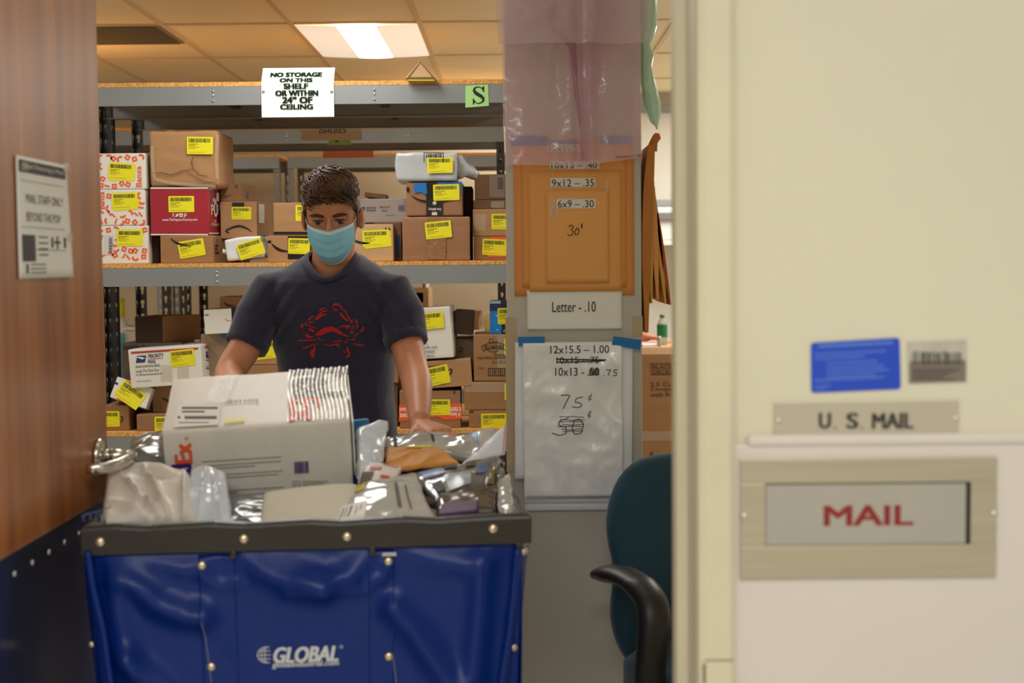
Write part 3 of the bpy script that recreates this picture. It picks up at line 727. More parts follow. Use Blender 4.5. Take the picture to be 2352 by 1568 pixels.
# tilted white box with orange band
pa = at(258, 916, YF); 
cc = carton('parcel_box', 'tilted white box with orange band and yellow label, lower shelf left', 'box',
            Matrix.Translation(at(293, 925, YF)) @ Matrix.Rotation(math.radians(19), 4, 'Y') @ Matrix.Rotation(math.radians(-12), 4, 'X'), .142, .22, .082, M_wht)
F = cc['front']; g = Geo(); g.pxpoly(F, [(268, 917), (300, 930), (318, 887), (290, 872)], .0004, 0); g.pxpoly(F, [(262, 880), (270, 884), (272, 880), (264, 876)], .0005, 1)
part(cc, 'printing', g, [M_orange, M_ink]); ylabel(cc, 267, 886, 331, 928, -17)
# grey dark box, open box
cd_ = px_carton('parcel_box', 'dark grey box with black lettering behind the white flat-rate box', 281, 787, 420, 925, YF + .16, .22, mat('dark_grey_carton', (110, 94, 80), .7), ZL, group=None)
g = Geo(); g.text(cd_['front'], 'nutribullet', 284, 791, 345, 803, .0006, 0, .015); part(cd_, 'printing', g, M_ink)
# open flapless box: shell with an inside
t = thing('parcel_box', 'open brown box, front painted dark as shade, on top of the dark grey box', 'box', (at(360, 786, YF + .16).x, YF + .25, cd_['ztop']))
A = at(309, 787, YF + .16); Bq = at(374, 787, YF + .16); zt = at(340, 727, YF + .16).z
g = Geo(); z0 = cd_['ztop'] + .001
C1 = (A.x, YF + .17); C2 = (Bq.x, YF + .16); C3 = (Bq.x + .10, YF + .37); C4 = (A.x + .03, YF + .38)
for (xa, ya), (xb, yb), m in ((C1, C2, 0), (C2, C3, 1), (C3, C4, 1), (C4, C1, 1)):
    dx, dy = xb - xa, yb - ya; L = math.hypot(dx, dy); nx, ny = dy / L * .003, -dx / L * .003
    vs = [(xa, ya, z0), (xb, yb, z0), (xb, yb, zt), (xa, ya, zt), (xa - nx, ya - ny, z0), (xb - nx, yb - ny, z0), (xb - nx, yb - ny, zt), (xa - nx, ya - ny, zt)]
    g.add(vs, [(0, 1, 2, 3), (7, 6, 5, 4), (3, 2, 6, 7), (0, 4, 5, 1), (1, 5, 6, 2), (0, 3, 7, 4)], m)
g.build('carton_body', [KR['deep'], KR['tan']], t)  # front wall painted deep brown for its shade, lit sides left tan
# flat-rate box
ce = px_carton('parcel_box', 'white flat-rate postal box with red stripe and blue eagle mark, lower shelf', 298, 797, 468, 884, YF - .01, .30, M_wht, cb2['ztop'] + .006, roll=3.6, yaw=-4)
F = ce['front']; g = Geo()
g.pxpoly(F, [(301, 812), (455, 802), (455, 798), (301, 808)], .0005, 1); g.pxrect(ce['right'], 470, 795, 521, 799, .0005, 1)
g.text(F, 'PRIORITY', 340, 812, 376, 821, .0006, 0, .015, .2); g.text(F, 'MAIL', 339, 826, 358, 834, .0006, 0, .015, .2); g.pxpoly(F, [(340, 824), (374, 822), (374, 823), (340, 825)], .0005, 1)
g.text(F, 'UNITED STATES POSTAL SERVICE', 311, 838, 368, 843, .0006, 2, .02, .15)
g.text(F, 'Large Flat Rate Box', 312, 847, 366, 856, .0006, 2); g.text(F, 'For Domestic and International Use', 312, 857, 372, 861, .0006, 2, .02); g.text(F, 'Visit us at usps.com', 314, 873, 347, 877, .0006, 2, .01)
g.pxpoly(F, [(312, 833), (315, 817), (336, 816), (333, 832)], .0005, 0)
g.pxpoly(F, [(313, 820), (322, 819), (334, 822), (324, 826), (316, 833.5), (326, 824), (318, 822)], .0007, 3)
F2 = ce['right']; g.pxrect(F2, 473, 807, 481, 822, .0005, 0); g.pxpoly(F2, [(474, 811), (479, 812), (476, 820), (478, 814)], .0007, 3)
g.text(F2, 'PRIORITY', 483, 807, 496, 812, .0006, 2, .01); g.text(F2, 'MAIL', 483, 817, 490, 822, .0006, 2, .01); g.text(F2, 'Large Flat Rate Box', 473, 837, 493, 843, .0006, 2); g.pxrect(F2, 473, 826, 492, 828, .0005, 2); g.pxrect(F2, 473, 845, 494, 847, .0005, 2)
part(ce, 'printing', g, [M_navy, M_redp, M_inkg, M_white]); ylabel(ce, 391, 803, 447, 841, 2)
g = Geo(); g.pxrect(F, 369, 838, 396, 876, .0004); g.pxrect(F, 407, 842, 434, 876, .0004); part(ce, 'packing_tape', g, M_ctape)
# white box with black tape
cf0 = px_carton('parcel_box', 'grey-tan box with a scrap of blue tape behind the flat-rate box', 462, 766, 570, 890, YF + .07, .3, mat('grey_tan_carton', (150, 128, 100), .75, var=.05), ZL)
g = Geo(); g.pxrect(cf0['front'], 508, 766, 521, 777); part(cf0, 'blue_tape', g, M_btape)
cf = px_carton('parcel_box', 'white box with black tape and gold arrow beside the sleeve', 470, 709, 566, 765, YF + .03, .25, M_wht, cf0['ztop'] + .003, roll=2.5)
F = cf['front']; g = Geo(); g.pxpoly(F, [(531, 706), (566, 704), (566, 758), (544, 758), (543, 751), (533, 752)], .0004); part(cf, 'black_tape', g, M_blk)
g = Geo(); g.pxrect(F, 470, 722, 479, 724, .0005, 1); smile(g, F, [(516, 731), (522, 735), (531, 737)], .004, mi=0); g.pxrect(F, 546, 717, 556, 725, .0008); g.text(F, 'free delivery', 538, 731, 564, 735, .0008)
part(cf, 'printing', g, [mat('gold_print', (206, 160, 90), .5), M_ink])
# behind the arm
cg = px_carton('parcel_box', 'brown box below the yellow-labelled box seen past the arm', 540, 838, 660, 900, YF + .04, .25, KR['mid'], ZL + .09)
cg0 = px_carton('parcel_box', 'brown box on the shelf board behind the leaning arm', 545, 901, 660, 990, YF + .04, .25, KR['dark'], ZL)
ch = px_carton('parcel_box', 'tan box with yellow label seen between sleeve and shirt', 575, 783, 668, 837, YF + .04, .25, KR['tan'], cg['ztop'] + .001)
ylabel(ch, 582, 783, 642, 824, 6)
# ------------------------------------------------------------------ lower shelf, right
di0 = px_carton('parcel_box', 'dark brown box by the shirt hem, second tier of the lower shelf', 862, 880, 914, 992, YF + .06, .25, KR['dark'], ZL)
di = px_carton('parcel_box', 'brown box with arrow tip peeking from behind the forearm', 840, 798, 915, 879, YF + .05, .25, KR['mid'], di0['ztop'] + .001)
g = Geo(); smile(g, di['front'], [(890, 829), (896, 824), (898, 816), (892, 815)], .005); part(di, 'printing', g, M_ink)
dk = px_carton('parcel_box', 'brown box with orange printed tape behind the wrist', 918, 897, 1058, 988, YF, .26, KR['red'], ZL, yaw=1)
F = dk['front']; g = Geo(); g.pxpoly(F, [(917, 929), (1059, 926), (1061, 962), (1020, 964), (1005, 956), (916, 968)], .0004, 0); part(dk, 'orange_tape', g, M_orange)
g = Geo(); g.text(F, 'e more', 1033, 934, 1059, 944, .0008, 0, .02, rot=180); g.text(F, 'd less', 1034, 947, 1058, 957, .0008, 0, .02, rot=180); g.text(F, 'refund', 918, 936, 944, 946, .0008, 0, .02, rot=180); g.text(F, 'mount', 918, 949, 944, 959, .0008, 0, .02, rot=180)
part(dk, 'printing', g, M_white)
g = Geo(); smile(g, F, [(982, 918), (987, 911), (990, 904)], .005); smile(g, F, [(984, 976), (989, 972), (990, 964)], .005); g.pxrect(F, 1042, 897, 1045, 904); part(dk, 'arrow_print', g, M_ink); ylabel(dk, 974, 917, 1034, 953, 0)
dl = px_carton('parcel_box', 'tilted brown box with black label band under the white cereal box', 958, 827, 1085, 882, YF - .005, .27, KR['tan'], dk['ztop'] + .012, roll=3.5)
F = dl['front']; g = Geo(); g.pxpoly(F, [(978, 842), (1020, 837), (1022, 882), (985, 886)], .0004); smile(g, F, [(1030, 862), (1035, 858), (1037, 848), (1028, 850)], .005, e=.0005); part(dl, 'black_tape', g, M_blk)
ylabel(dl, 972, 841, 1032, 884, 8)
dm = px_carton('parcel_box', 'white cereal carton with blue words, tilted beside the right sleeve', 925, 706, 1041, 826, YF - .005, .15, M_wht, dl['ztop'] + .006, roll=3.2, yaw=-5, wear=.003, seed=3)
F = dm['front']; F = Face(F.O + F.N * .0026, F.U, F.V); g = Geo()
for tx, a, b, c, d in (('High-', 930, 722, 958, 731), ('Fiber', 930, 734, 958, 742), ('-Free,', 945, 753, 977, 761), ('-Free,', 942, 764, 974, 772), ('-Free,', 938, 776, 968, 783), ('-Free,', 955, 784, 982, 792), ('ing Artificial,', 942, 795, 1006, 803), ('the Cereal', 936, 804, 997, 812), ('Grown-Ups.', 932, 815, 998, 823)):
    g.text(F, tx, a, b, c, d, .0006, 0, .008)
part(dm, 'printing', g, mat('grey_blue_print', (80, 84, 120), .6)); ylabel(dm, 960, 717, 1019, 755, 2, F)
dn = px_carton('parcel_box', 'dark brown box on edge behind the white cereal carton', 1042, 713, 1086, 774, YF + .05, .16, KR['deep'], ZL + .35, roll=-4)
dn2 = px_carton('parcel_box', 'dark grey-brown box with arrow tip between cereal carton and apple box', 1030, 777, 1092, 877, YF + .07, .22, mat('grey_brown_carton', (104, 84, 66), .7), ZL + .21)
g = Geo(); smile(g, dn2['front'], [(1050, 808), (1060, 806), (1061, 799), (1052, 798)], .005); part(dn2, 'printing', g, M_ink)
do0 = px_carton('parcel_box', 'brown box with label at the right end of the lower shelf board', 1077, 942, 1185, 990, YF, .26, KR['mid'], ZL)
ylabel(do0, 1105, 949, 1164, 986, 1); g = Geo(); g.pxrect(do0['front'], 1078, 944, 1088, 947); g.pxpoly(do0['front'], [(1100, 960), (1106, 965), (1106, 968)]); part(do0, 'printing', g, M_ink)
do = px_carton('parcel_box', 'plain brown taped box under the apple cinnamon box', 1066, 876, 1185, 941, YF, .26, KR['mid'], do0['ztop'] + .001, wear=.003, seed=6)
ylabel(do, 1159, 880, 1218, 918, 0, Face(do['front'].O + do['front'].N * .0016, do['front'].U, do['front'].V)); strip(do, M_ctape, 1068, 878, 1160, 900, e=.0014)
dp = px_carton('parcel_box', 'brown box printed with banner emblem and bar code, right end of lower shelf', 1088, 768, 1190, 875, YF, .27, KR['mid'], do['ztop'] + .002)
F = dp['front']; g = Geo()
def arc(x0, x1, y, h): return [(x0 + (x1 - x0) * i / 10, y - h * math.sin(math.pi * i / 10)) for i in range(11)]
g.stroke(F, arc(1106, 1166, 795, 9), .0025); g.stroke(F, arc(1109, 1164, 806, 7), .0025); g.stroke(F, [(1106, 795), (1109, 806)], .0025); g.text(F, 'ALL NATURAL', 1112, 792, 1160, 801, .0006, 0, .02)
g.stroke(F, [(1124, 788), (1124, 778), (1131, 777), (1134, 783), (1130, 788)], .0025); g.stroke(F, [(1137, 788), (1142, 782), (1142, 788)], .002); g.stroke(F, arc(1120, 1146, 803, -5), .0025)
for tx, a, b, c, d in (('Freeze', 1135, 811, 1160, 818), ('FUJI APPLE CINNAMON', 1097, 819, 1172, 826), ('2 x 12 ct.', 1131, 828, 1164, 834)): g.text(F, tx, a, b, c, d, .0006, 0, .012)
g.pxrect(F, 1121, 845, 1185, 863, .0004); g.pxrect(F, 1123, 847, 1183, 861, .0006, 1)
for k in range(12): g.pxrect(F, 1125 + k * 4.6, 848, 1126.5 + k * 4.6 + (k % 3) * .7, 860, .0008, 0)
g.text(F, 'ITEM', 1097, 844, 1112, 847, .0006); part(dp, 'printing', g, [M_ink, KR['mid']])
ylabel(dp, 1158, 778, 1218, 815, 0); strip(dp, M_ctape, 1142, 769, 1166, 845)
dq = px_carton('parcel_box', 'bright blue and black box on the banner-emblem brown box', 1125, 690, 1178, 767, YF + .03, .1, M_blk, dp['ztop'] + .001)
F = dq['front']; g = Geo(); g.pxrect(F, 1125.5, 714, 1152, 766, .0004, 0); g.pxrect(F, 1125.5, 698, 1150, 714, .0004, 1); g.pxrect(F, 1125.5, 690.5, 1150, 697, .0004, 2); g.pxpoly(F, [(1139, 722), (1145, 728), (1144, 730), (1138, 724)], .0006, 2); g.pxrect(F, 1140, 756, 1145, 758, .0006, 2)
g.stroke(F, [(1159, 757), (1157, 760), (1159, 763)], .003, .0006, 2)
part(dq, 'printing', g, [mat('sky_blue_print', (10, 128, 214), .45), M_navy, mat('pale_blue_print', (176, 214, 236), .5)]); ylabel(dq, 1143, 707, 1200, 744, 0)

# ------------------------------------------------------------------ things farther back
def simple_box(name, label, cat, px0, py0, px1, Y, z0, d, m):
    xl, xr = at(px0, py0, Y).x, at(px1, py0, Y).x; zt = at((px0 + px1) / 2, py0, Y).z
    return carton(name, label, cat, Matrix.Translation(((xl + xr) / 2, Y, z0)), xr - xl, d, zt - z0, m)
# rack beyond the aisle, lower shelf
q1 = simple_box('parcel_box', 'brown box deep in the rack beyond the aisle, under a box with curved arrow', 'box', 490, 712, 580, YC + .06, ZL, .3, KR['dark'])
q2 = simple_box('parcel_box', 'brown box with curved arrow in the rack beyond the aisle, above the white taped box', 'box', 504, 681, 572, YC + .10, q1['ztop'] + .001, .25, KR['tan'])
g = Geo(); smile(g, q2['front'], [(514, 694), (524, 701), (540, 702)], .010); part(q2, 'printing', g, M_ink)
t = thing('bottle', 'white bottle with yellow label beyond the aisle, beside the door edge', 'bottle', Vector((at(271, 720, 7.15).x, 7.15, ZL)))
c = ORG[t.name]; zt_ = at(270, 686, 7.15).z - ZL
g = Geo(); g.tube([c + Vector((0, 0, z * zt_)) for z in (0, .02, .62, .72, .80)], [.05, .055, .055, .045, .03], 20); g.build('bottle_body', M_white, t, True)
g = Geo(); g.tube([c + Vector((0, 0, z * zt_)) for z in (.80, 1.0)], [.034, .034], 16); g.build('cap', M_yel, t, True)
t = thing('storage_bin', 'white plastic bin beyond the aisle, right of the yellow-capped bottle', 'bin', Vector((at(290, 800, 7.2).x, 7.2, ZL)))
xa, xb = at(280, 800, 7.12).x, at(318, 800, 7.12).x; zt_ = at(290, 758, 7.12).z
g = Geo(); g.box(((xa + xb) / 2, 7.26, (ZL + zt_) / 2), (xb - xa, .28, zt_ - ZL - .002)); bevel(g.build('bin_body', M_wht, t), .01)
g = Geo(); g.box(((xa + xb) / 2, 7.26, zt_ + .008), (xb - xa + .02, .30, .018)); bevel(g.build('lid', M_white, t), .005)
t = thing('packet', 'teal packet standing beside the white plastic bin beyond the aisle', 'packet', Vector((at(267, 800, 7.1).x, 7.1, ZL)))
c = ORG[t.name]; zt_ = at(266, 765, 7.08).z - ZL
g = Geo(); g.loft([ell_ for ell_ in [[c + Vector((a * .045 * k, b * k2, z)) for a, b in ((-1, -.02), (1, -.02), (1, .02), (-1, .02))] for z, k, k2 in ((0, 1, 1), (zt_ * .5, 1, 1), (zt_ * .93, .95, .4), (zt_, .95, .15))]])
g.build('packet_body', mat('teal_packet', (70, 150, 168), .4), t)
# folding table behind the racks, right
TZ = at(1080, 762, 7.75).z
t = thing('folding_table', 'white folding table behind the rack beyond the aisle, near the partition', 'table', (-.07, 8.05, 0))
g = Geo(); g.box((-.07, 8.07, TZ - .018), (.50, .62, .036)); bevel(g.build('table_top', M_white, t), .012, 3)
for x in (-.28, .14):
    for y in (7.82, 8.32): g = Geo(); g.tube([(x, y, 0), (x, y, TZ - .036)], .014, 10); g.build('leg', M_post2, t, True)
simple_box('parcel_box', 'small tan box lying on the white folding table', 'box', 1054, 731, 1084, 7.86, TZ, .16, KR['pale'])
simple_box('parcel_box', 'upright brown box with pale top on the white folding table', 'box', 1086, 713, 1108, 7.95, TZ, .18, KR['red'])
t = thing('plastic_bag', 'clear bag with blue and yellow printing on the white folding table', 'bag', Vector((at(1122, 750, 7.85).x, 7.85, TZ)))
c = ORG[t.name]; zt_ = at(1120, 714, 7.85).z - TZ
g = Geo(); g.loft([[c + Vector((.055 * k * math.cos(a), .03 * k2 * math.sin(a), z * zt_)) for a in [i * .3927 for i in range(16)]] for z, k, k2 in ((0, .9, 1), (.3, 1, 1.2), (.7, .9, .8), (1, .7, .15))]); g.build('bag_body', M_ctape, t, True)
g = Geo(); g.loft([[c + Vector((.012 + .040 * k * math.cos(a), .02 * k2 * math.sin(a), z * zt_)) for a in [i * .3927 for i in range(16)]] for z, k, k2 in ((.02, .9, 1), (.3, 1, 1.2), (.62, .8, .6))]); g.build('contents', mat('yellow_sweets', (214, 190, 30), .5), t, True)
# wooden cabinet with dark inside
t = thing('cabinet', 'dark wooden cabinet far behind the right sleeve, pale edge board', 'cabinet', (-.62, 8.0, 0))
xa, xb = at(880, 680, 7.85).x, at(984, 680, 7.85).x; zt_ = at(950, 662, 7.85).z
g = Geo()
for x in (xa, xb - .028): g.box((x + .014, 8.05, zt_ / 2), (.028, .4, zt_))
for z in (.1, .45, .80, zt_ - .09, zt_ - .012): g.box(((xa + xb) / 2, 8.05, z), (xb - xa - .056, .4, .024))
g.box(((xa + xb) / 2, 8.24, zt_ / 2), (xb - xa - .056, .012, zt_)); g.build('cabinet_body', KR['pale'], t)
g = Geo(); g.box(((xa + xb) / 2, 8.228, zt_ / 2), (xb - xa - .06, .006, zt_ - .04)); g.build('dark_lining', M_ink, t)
q3 = simple_box('parcel_box', 'white box with red end on top of the dark wooden cabinet', 'box', 905, 640, 980, 7.88, zt_ + .001, .25, M_wht)
g = Geo(); g.pxrect(q3['front'], 971, 640, 976, 661, .0006); part(q3, 'printing', g, M_redp)

# ------------------------------------------------------------------ basket cart
M_vinyl = mat('blue_vinyl', (1, 40, 120), .34, coat=0.0, bump=.10, bscale=260, var=.04, vscale=3, spec=.3)
M_rim = mat('black_vinyl', (40, 36, 33), .38, bump=.2, bscale=50, var=.15, vscale=10)
M_rivet = mat('brass_rivet', (224, 208, 186), .22, metal=.9)
M_steel = mat('cart_steel', (120, 122, 124), .35, metal=.9)
RZ = .957
cFL = at(203, 1208, 2.39); cFR = at(1203, 1184, 2.458); RZ = (cFL.z + cFR.z) / 2
FLg = Vector((cFL.x, cFL.y, 0)); ux = Vector((cFR.x - cFL.x, cFR.y - cFL.y, 0)); CW = ux.length; ux.normalize(); uy = Vector((-ux.y, ux.x, 0)); CL = .86
cart = thing('basket_cart', 'blue vinyl basket cart with black rim, heaped with parcels and mailers', 'cart', FLg + ux * CW / 2 + uy * CL / 2)
CF = Face(FLg, ux, (0, 0, 1))     # front plane, v = height
RH = .047
def cpt(u, w_, z): return FLg + ux * u + uy * w_ + Vector((0, 0, z))
# rim band
g = Geo()
def rimring(o0):
    return [(-o0, -o0), (CW + o0, -o0), (CW + o0, CL + o0), (-o0, CL + o0)]
prof = [(.012, RZ - RH), (.013, RZ - .006), (.010, RZ + .001), (0, RZ + .003), (-.012, RZ + .001), (-.014, RZ - .006), (-.012, RZ - RH)]
rings = []
for o0, z in prof:
    r = []
    cs = rimring(o0)
    for i in range(4):
        a, b = cs[i], cs[(i + 1) % 4]
        for k in range(14):
            s = k / 14; wob = .0025 * math.sin(k * 2.1 + i) * (z > RZ - .02)
            r.append(cpt(a[0] + (b[0] - a[0]) * s, a[1] + (b[1] - a[1]) * s, z + wob))
    rings.append(r)
g.loft(rings, cap=False)
rim = g.build('rim', M_rim, cart)
bevel(rim, .003)
def rivet(c, n, r=.0088, par=cart):
    q = n.to_track_quat('Z', 'Y').to_matrix().to_4x4()
    g = Geo(); g.ball(c, (r, r, r * .62), 14, 8, 0, q)
    return g.build('rivet', M_rivet, par, True)
for x, y in ((233, 1241), (561, 1234), (797, 1229), (1131, 1211)):
    u, v = CF.px(x, y); rivet(CF.p(u, v, .0135), CF.N)
for k in range(5): rivet(cpt(CW + .0135, .12 + k * .16, RZ - .025), ux); rivet(cpt(-.0135, .12 + k * .16, RZ - .025), -ux)
# draped front cloth
FOLDS = [([(238, 1262), (290, 1320), (360, 1385), (420, 1410), (462, 1414)], .016, .016), ([(285, 1262), (350, 1285), (420, 1300), (460, 1292)], .010, .012),
         ([(560, 1262), (600, 1300), (660, 1338), (740, 1352)], .012, .016), ([(640, 1258), (690, 1300), (745, 1335), (800, 1320), (835, 1275)], .012, .018),
         ([(930, 1250), (1000, 1272), (1065, 1285), (1110, 1262), (1140, 1225)], .013, .016), ([(905, 1395), (950, 1440), (1000, 1510), (1060, 1590)], .014, .016),
         ([(285, 1512), (330, 1545), (390, 1600)], .014, .016), ([(1110, 1290), (1105, 1400), (1095, 1560)], .012, .014), ([(255, 1330), (275, 1450), (300, 1568)], .009, .014),
         ([(860, 1335), (885, 1320), (893, 1292)], .006, .008), ([(462, 1320), (500, 1345), (538, 1340)], .004, .008), ([(660, 1365), (760, 1360), (850, 1358)], .003, .005)]
FM = [([Vector(CF.px(*p)) for p in pts], a, w_) for pts, a, w_ in FOLDS]
STR = [CF.px(457, 1400)[0], CF.px(540, 1400)[0], CF.px(850, 1400)[0], CF.px(907, 1400)[0]]
def disp(u, v):
    p = Vector((u, v)); d = .004
    for pts, a, w_ in FM:
        best = 9
        for i in range(len(pts) - 1):
            e = pts[i + 1] - pts[i]; t = max(0, min(1, (p - pts[i]).dot(e) / e.length_squared))
            best = min(best, (p - pts[i] - e * t).length)
        if best < w_ * 4.5: d += a * 1.75 * math.exp(-(best / (w_ * 1.5)) ** 2)
    d += .003 * noise.noise(Vector((u * 9, v * 9, 1))) + .0012 * noise.noise(Vector((u * 30, v * 30, 4)))
    hz = max(0, min(1, (RZ - RH - v) / .05)); 
    d *= hz * .9 + .1
    return d * min(1, max(0, u / .03)) * min(1, max(0, (CW - u) / .03)) - .002
ZB0 = .24
def front(u, z, e=0.0):
    k = (RZ - z) * .035
    uu = k + u * (CW - 2 * k) / CW
    return CF.p(uu, z, disp(u, z) + e) + uy * k * .6
g = Geo(); g.grid(lambda s, t: front(s * CW, RZ - RH + .004 - t * (RZ - RH - ZB0)), 130, 90, flip=True)
fc = g.build('front_cloth', M_vinyl, cart, True)
so = fc.modifiers.new('t', 'SOLIDIFY'); so.thickness = .0015; so.offset = -1
for a, b in ((STR[0], STR[1]), (STR[2], STR[3])):
    ztop = CF.px(500, 1272)[1]
    g = Geo(); g.grid(lambda s, t: front(a + s * (b - a), ztop - t * (ztop - ZB0), .0022 + .0012 * math.sin(t * 60) * math.exp(-((s - .8) / .15) ** 2)), 18, 80, flip=True)
    sp = g.build('strap_panel', M_vinyl, cart, True); so = sp.modifiers.new('t', 'SOLIDIFY'); so.thickness = .002; so.offset = -1
M_thread = mat('pale_thread', (130, 130, 160), .7)
g = Geo(); 
for xa, ya, xb, yb in ((463, 1420, 479, 1568), (906, 1500, 916, 1568)):
    ua_, va_ = CF.px(xa, ya); ub_, vb_ = CF.px(xb, yb); g.tube([front(ua_ + (ub_ - ua_) * s / 8, va_ + (vb_ - va_) * s / 8, .004) for s in range(9)], .0009, 5)
g.build('stitching', M_thread, cart)
for x, y in ((463, 1295), (479, 1531), (893, 1286), (897, 1507)):
    u, v = CF.px(x, y); rivet(front(u, v, .004), CF.N, .0082)
for x, y in ((537, 1264), (855, 1257), (1190, 1248)):
    u, v = CF.px(x, y); g = Geo(); g.slab(CF, u - .005, v - .012, u + .005, v + .004, .004, .011); bevel(g.build('tab', M_rim, cart), .0015)
u, v = CF.px(894, 1269); g = Geo(); g.slab(CF, u - .012, v - .003, u + .012, v + .003, .002, .012); g.build('tab', mat('pale_tab', (190, 188, 196), .5), cart)
# piped seams and corner flaps
def flap(side, pts_in, pts_out, nm):
    g = Geo(); vs = []; n = len(pts_in)
    for (a, b) in zip(pts_in, pts_out):
        ua_, va_ = CF.px(*a); ub_, vb_ = CF.px(*b)
        for k in range(7):
            s = k / 6; p = CF.p(ua_ + (ub_ - ua_) * s, va_ + (vb_ - va_) * s, .008 * math.sin(math.pi * s) + .004 - .012 * s); vs.append(p + uy * .02 * s)
    fs = []
    for i in range(n - 1):
        for k in range(6):
            q = (i * 7 + k, i * 7 + k + 1, (i + 1) * 7 + k + 1, (i + 1) * 7 + k); fs.append(q)
    g.add(vs, fs); o = g.build(nm, M_vinyl, cart, True); so = o.modifiers.new('t', 'SOLIDIFY'); so.thickness = .002; so.offset = 0
    return o
def lerp_list(pts, n):
    out = []
    for i in range(n):
        t = i / (n - 1) * (len(pts) - 1); k = min(int(t), len(pts) - 2); f = t - k
        out.append((pts[k][0] + (pts[k + 1][0] - pts[k][0]) * f, pts[k][1] + (pts[k + 1][1] - pts[k][1]) * f))
    return out
flap(1, lerp_list([(1186, 1262), (1176, 1340), (1165, 1440), (1140, 1590)], 20), lerp_list([(1218, 1258), (1210, 1300), (1203, 1400), (1190, 1590)], 20), 'corner_flap')
flap(-1, lerp_list([(206, 1262), (214, 1340), (235, 1440), (256, 1590)], 20), lerp_list([(187, 1278), (193, 1380), (205, 1480), (215, 1590)], 20), 'corner_flap')
for pts in ([(1188, 1256), (1180, 1340), (1170, 1440), (1146, 1590)], [(205, 1262), (216, 1340), (240, 1440), (262, 1590)]):
    g = Geo(); q = lerp_list(pts, 24); g.tube([CF.p(*CF.px(*p), .014) for p in q], .0065, 10); g.build('piping', M_vinyl, cart, True)
for x, y in ((1205, 1268), (1183, 1489)): u, v = CF.px(x, y); rivet(CF.p(u, v, .006) + uy * .012, (CF.N + ux * .5).normalized(), .007)
u, v = CF.px(206, 1484); rivet(CF.p(u, v, .002) + uy * .014, (CF.N - ux * .5).normalized(), .006)
# frayed corner of blue lining at the left end of the rim
g = Geo(); rr = random.Random(2)
for k in range(4):
    p = cpt(.0 + rr.uniform(-.012, .01), .0 + rr.uniform(0, .06), RZ + .002)
    g.tube([p, p + Vector((rr.uniform(-.01, .01), rr.uniform(-.01, .01), .012)), p + Vector((rr.uniform(-.02, .02), rr.uniform(0, .03), .010 + rr.uniform(0, .012)))], [.003, .002, .0006], 6)
g.build('frayed_lining', mat('frayed_blue', (70, 80, 130), .6), cart, True)
# side, back and floor panels
def panel(fn, nm, nu=40, nv=30):
    g = Geo(); g.grid(fn, nu, nv); o = g.build(nm, M_vinyl, cart, True); so = o.modifiers.new('t', 'SOLIDIFY'); so.thickness = .0015; so.offset = 0
def side(sgn):
    def f(s, t):
        z = RZ - .006 - t * (RZ - ZB0 - .006); k = (RZ - z) * .035
        bul = .006 * math.sin(s * 14) * math.sin(math.pi * t) + .008 * math.sin(math.pi * t)
        u = (CW - k + bul - .004) if sgn > 0 else (k - bul + .004)
        return cpt(u, .004 + s * (CL - .008), z)
    return f
panel(side(1), 'side_cloth'); panel(side(-1), 'side_cloth')
panel(lambda s, t: cpt(.004 + s * (CW - .008), CL - .004 - .03 * t, RZ - .006 - t * (RZ - ZB0 - .006)), 'back_cloth')
g = Geo(); g.box((0, 0, 0), (.1, .1, .1)); g = Geo()
g.add([cpt(.02, .02, ZB0), cpt(CW - .02, .02, ZB0), cpt(CW - .02, CL - .02, ZB0), cpt(.02, CL - .02, ZB0), cpt(.02, .02, ZB0 - .03), cpt(CW - .02, .02, ZB0 - .03), cpt(CW - .02, CL - .02, ZB0 - .03), cpt(.02, CL - .02, ZB0 - .03)],
      [(0, 1, 2, 3), (7, 6, 5, 4), (0, 4, 5, 1), (1, 5, 6, 2), (2, 6, 7, 3), (3, 7, 4, 0)]); g.build('base_board', KR['dark'], cart)
for a, b in ((.08, .08), (CW - .08, .08), (.08, CL - .08), (CW - .08, CL - .08)):
    g = Geo(); c = cpt(a, b, .062); g.tube([c - ux * .018, c + ux * .018], .062, 20); g.tube([c + Vector((0, 0, .03)), cpt(a, b, ZB0 - .028)], .012, 8); g.build('caster', M_rim, cart, False)
# printed maker's mark on the front
def onfront(g):
    for i, p in enumerate(g.v):
        q = p - CF.O; e = q.dot(CF.N); g.v[i] = front(q.dot(CF.U), q.dot(CF.V), .0016 + e)
g = Geo(); Mlogo = mat('pale_grey_print', (212, 214, 220), .5)
g.text(CF, 'GLOBAL', 626, 1484, 779, 1521, 0, 0, .045, .25); g.text(CF, 'globalindustrial.com', 623, 1518, 780, 1534, 0, 0, .025, .1)
g.text(CF, '®', 781, 1481, 790, 1489, 0, 0)
cu, cv = CF.px(611, 1504); R0 = .0145
for a in (1.0, .62, .25): g.stroke(CF, [(cu + R0 * 1.15 * a * math.cos(q * .2618 + 1.3), cv + R0 * .95 * math.sin(q * .2618 + 1.3)) for q in range(15)], .0013, 0, 0, False)
for b in (-.5, 0, .5): 
    hw = R0 * 1.15 * math.sqrt(1 - b * b); g.stroke(CF, [(cu - hw, cv + R0 * b * .95), (cu + hw * .4, cv + R0 * b * .95)], .0013, 0, 0, False)
onfront(g); g.build('printing', Mlogo, cart)

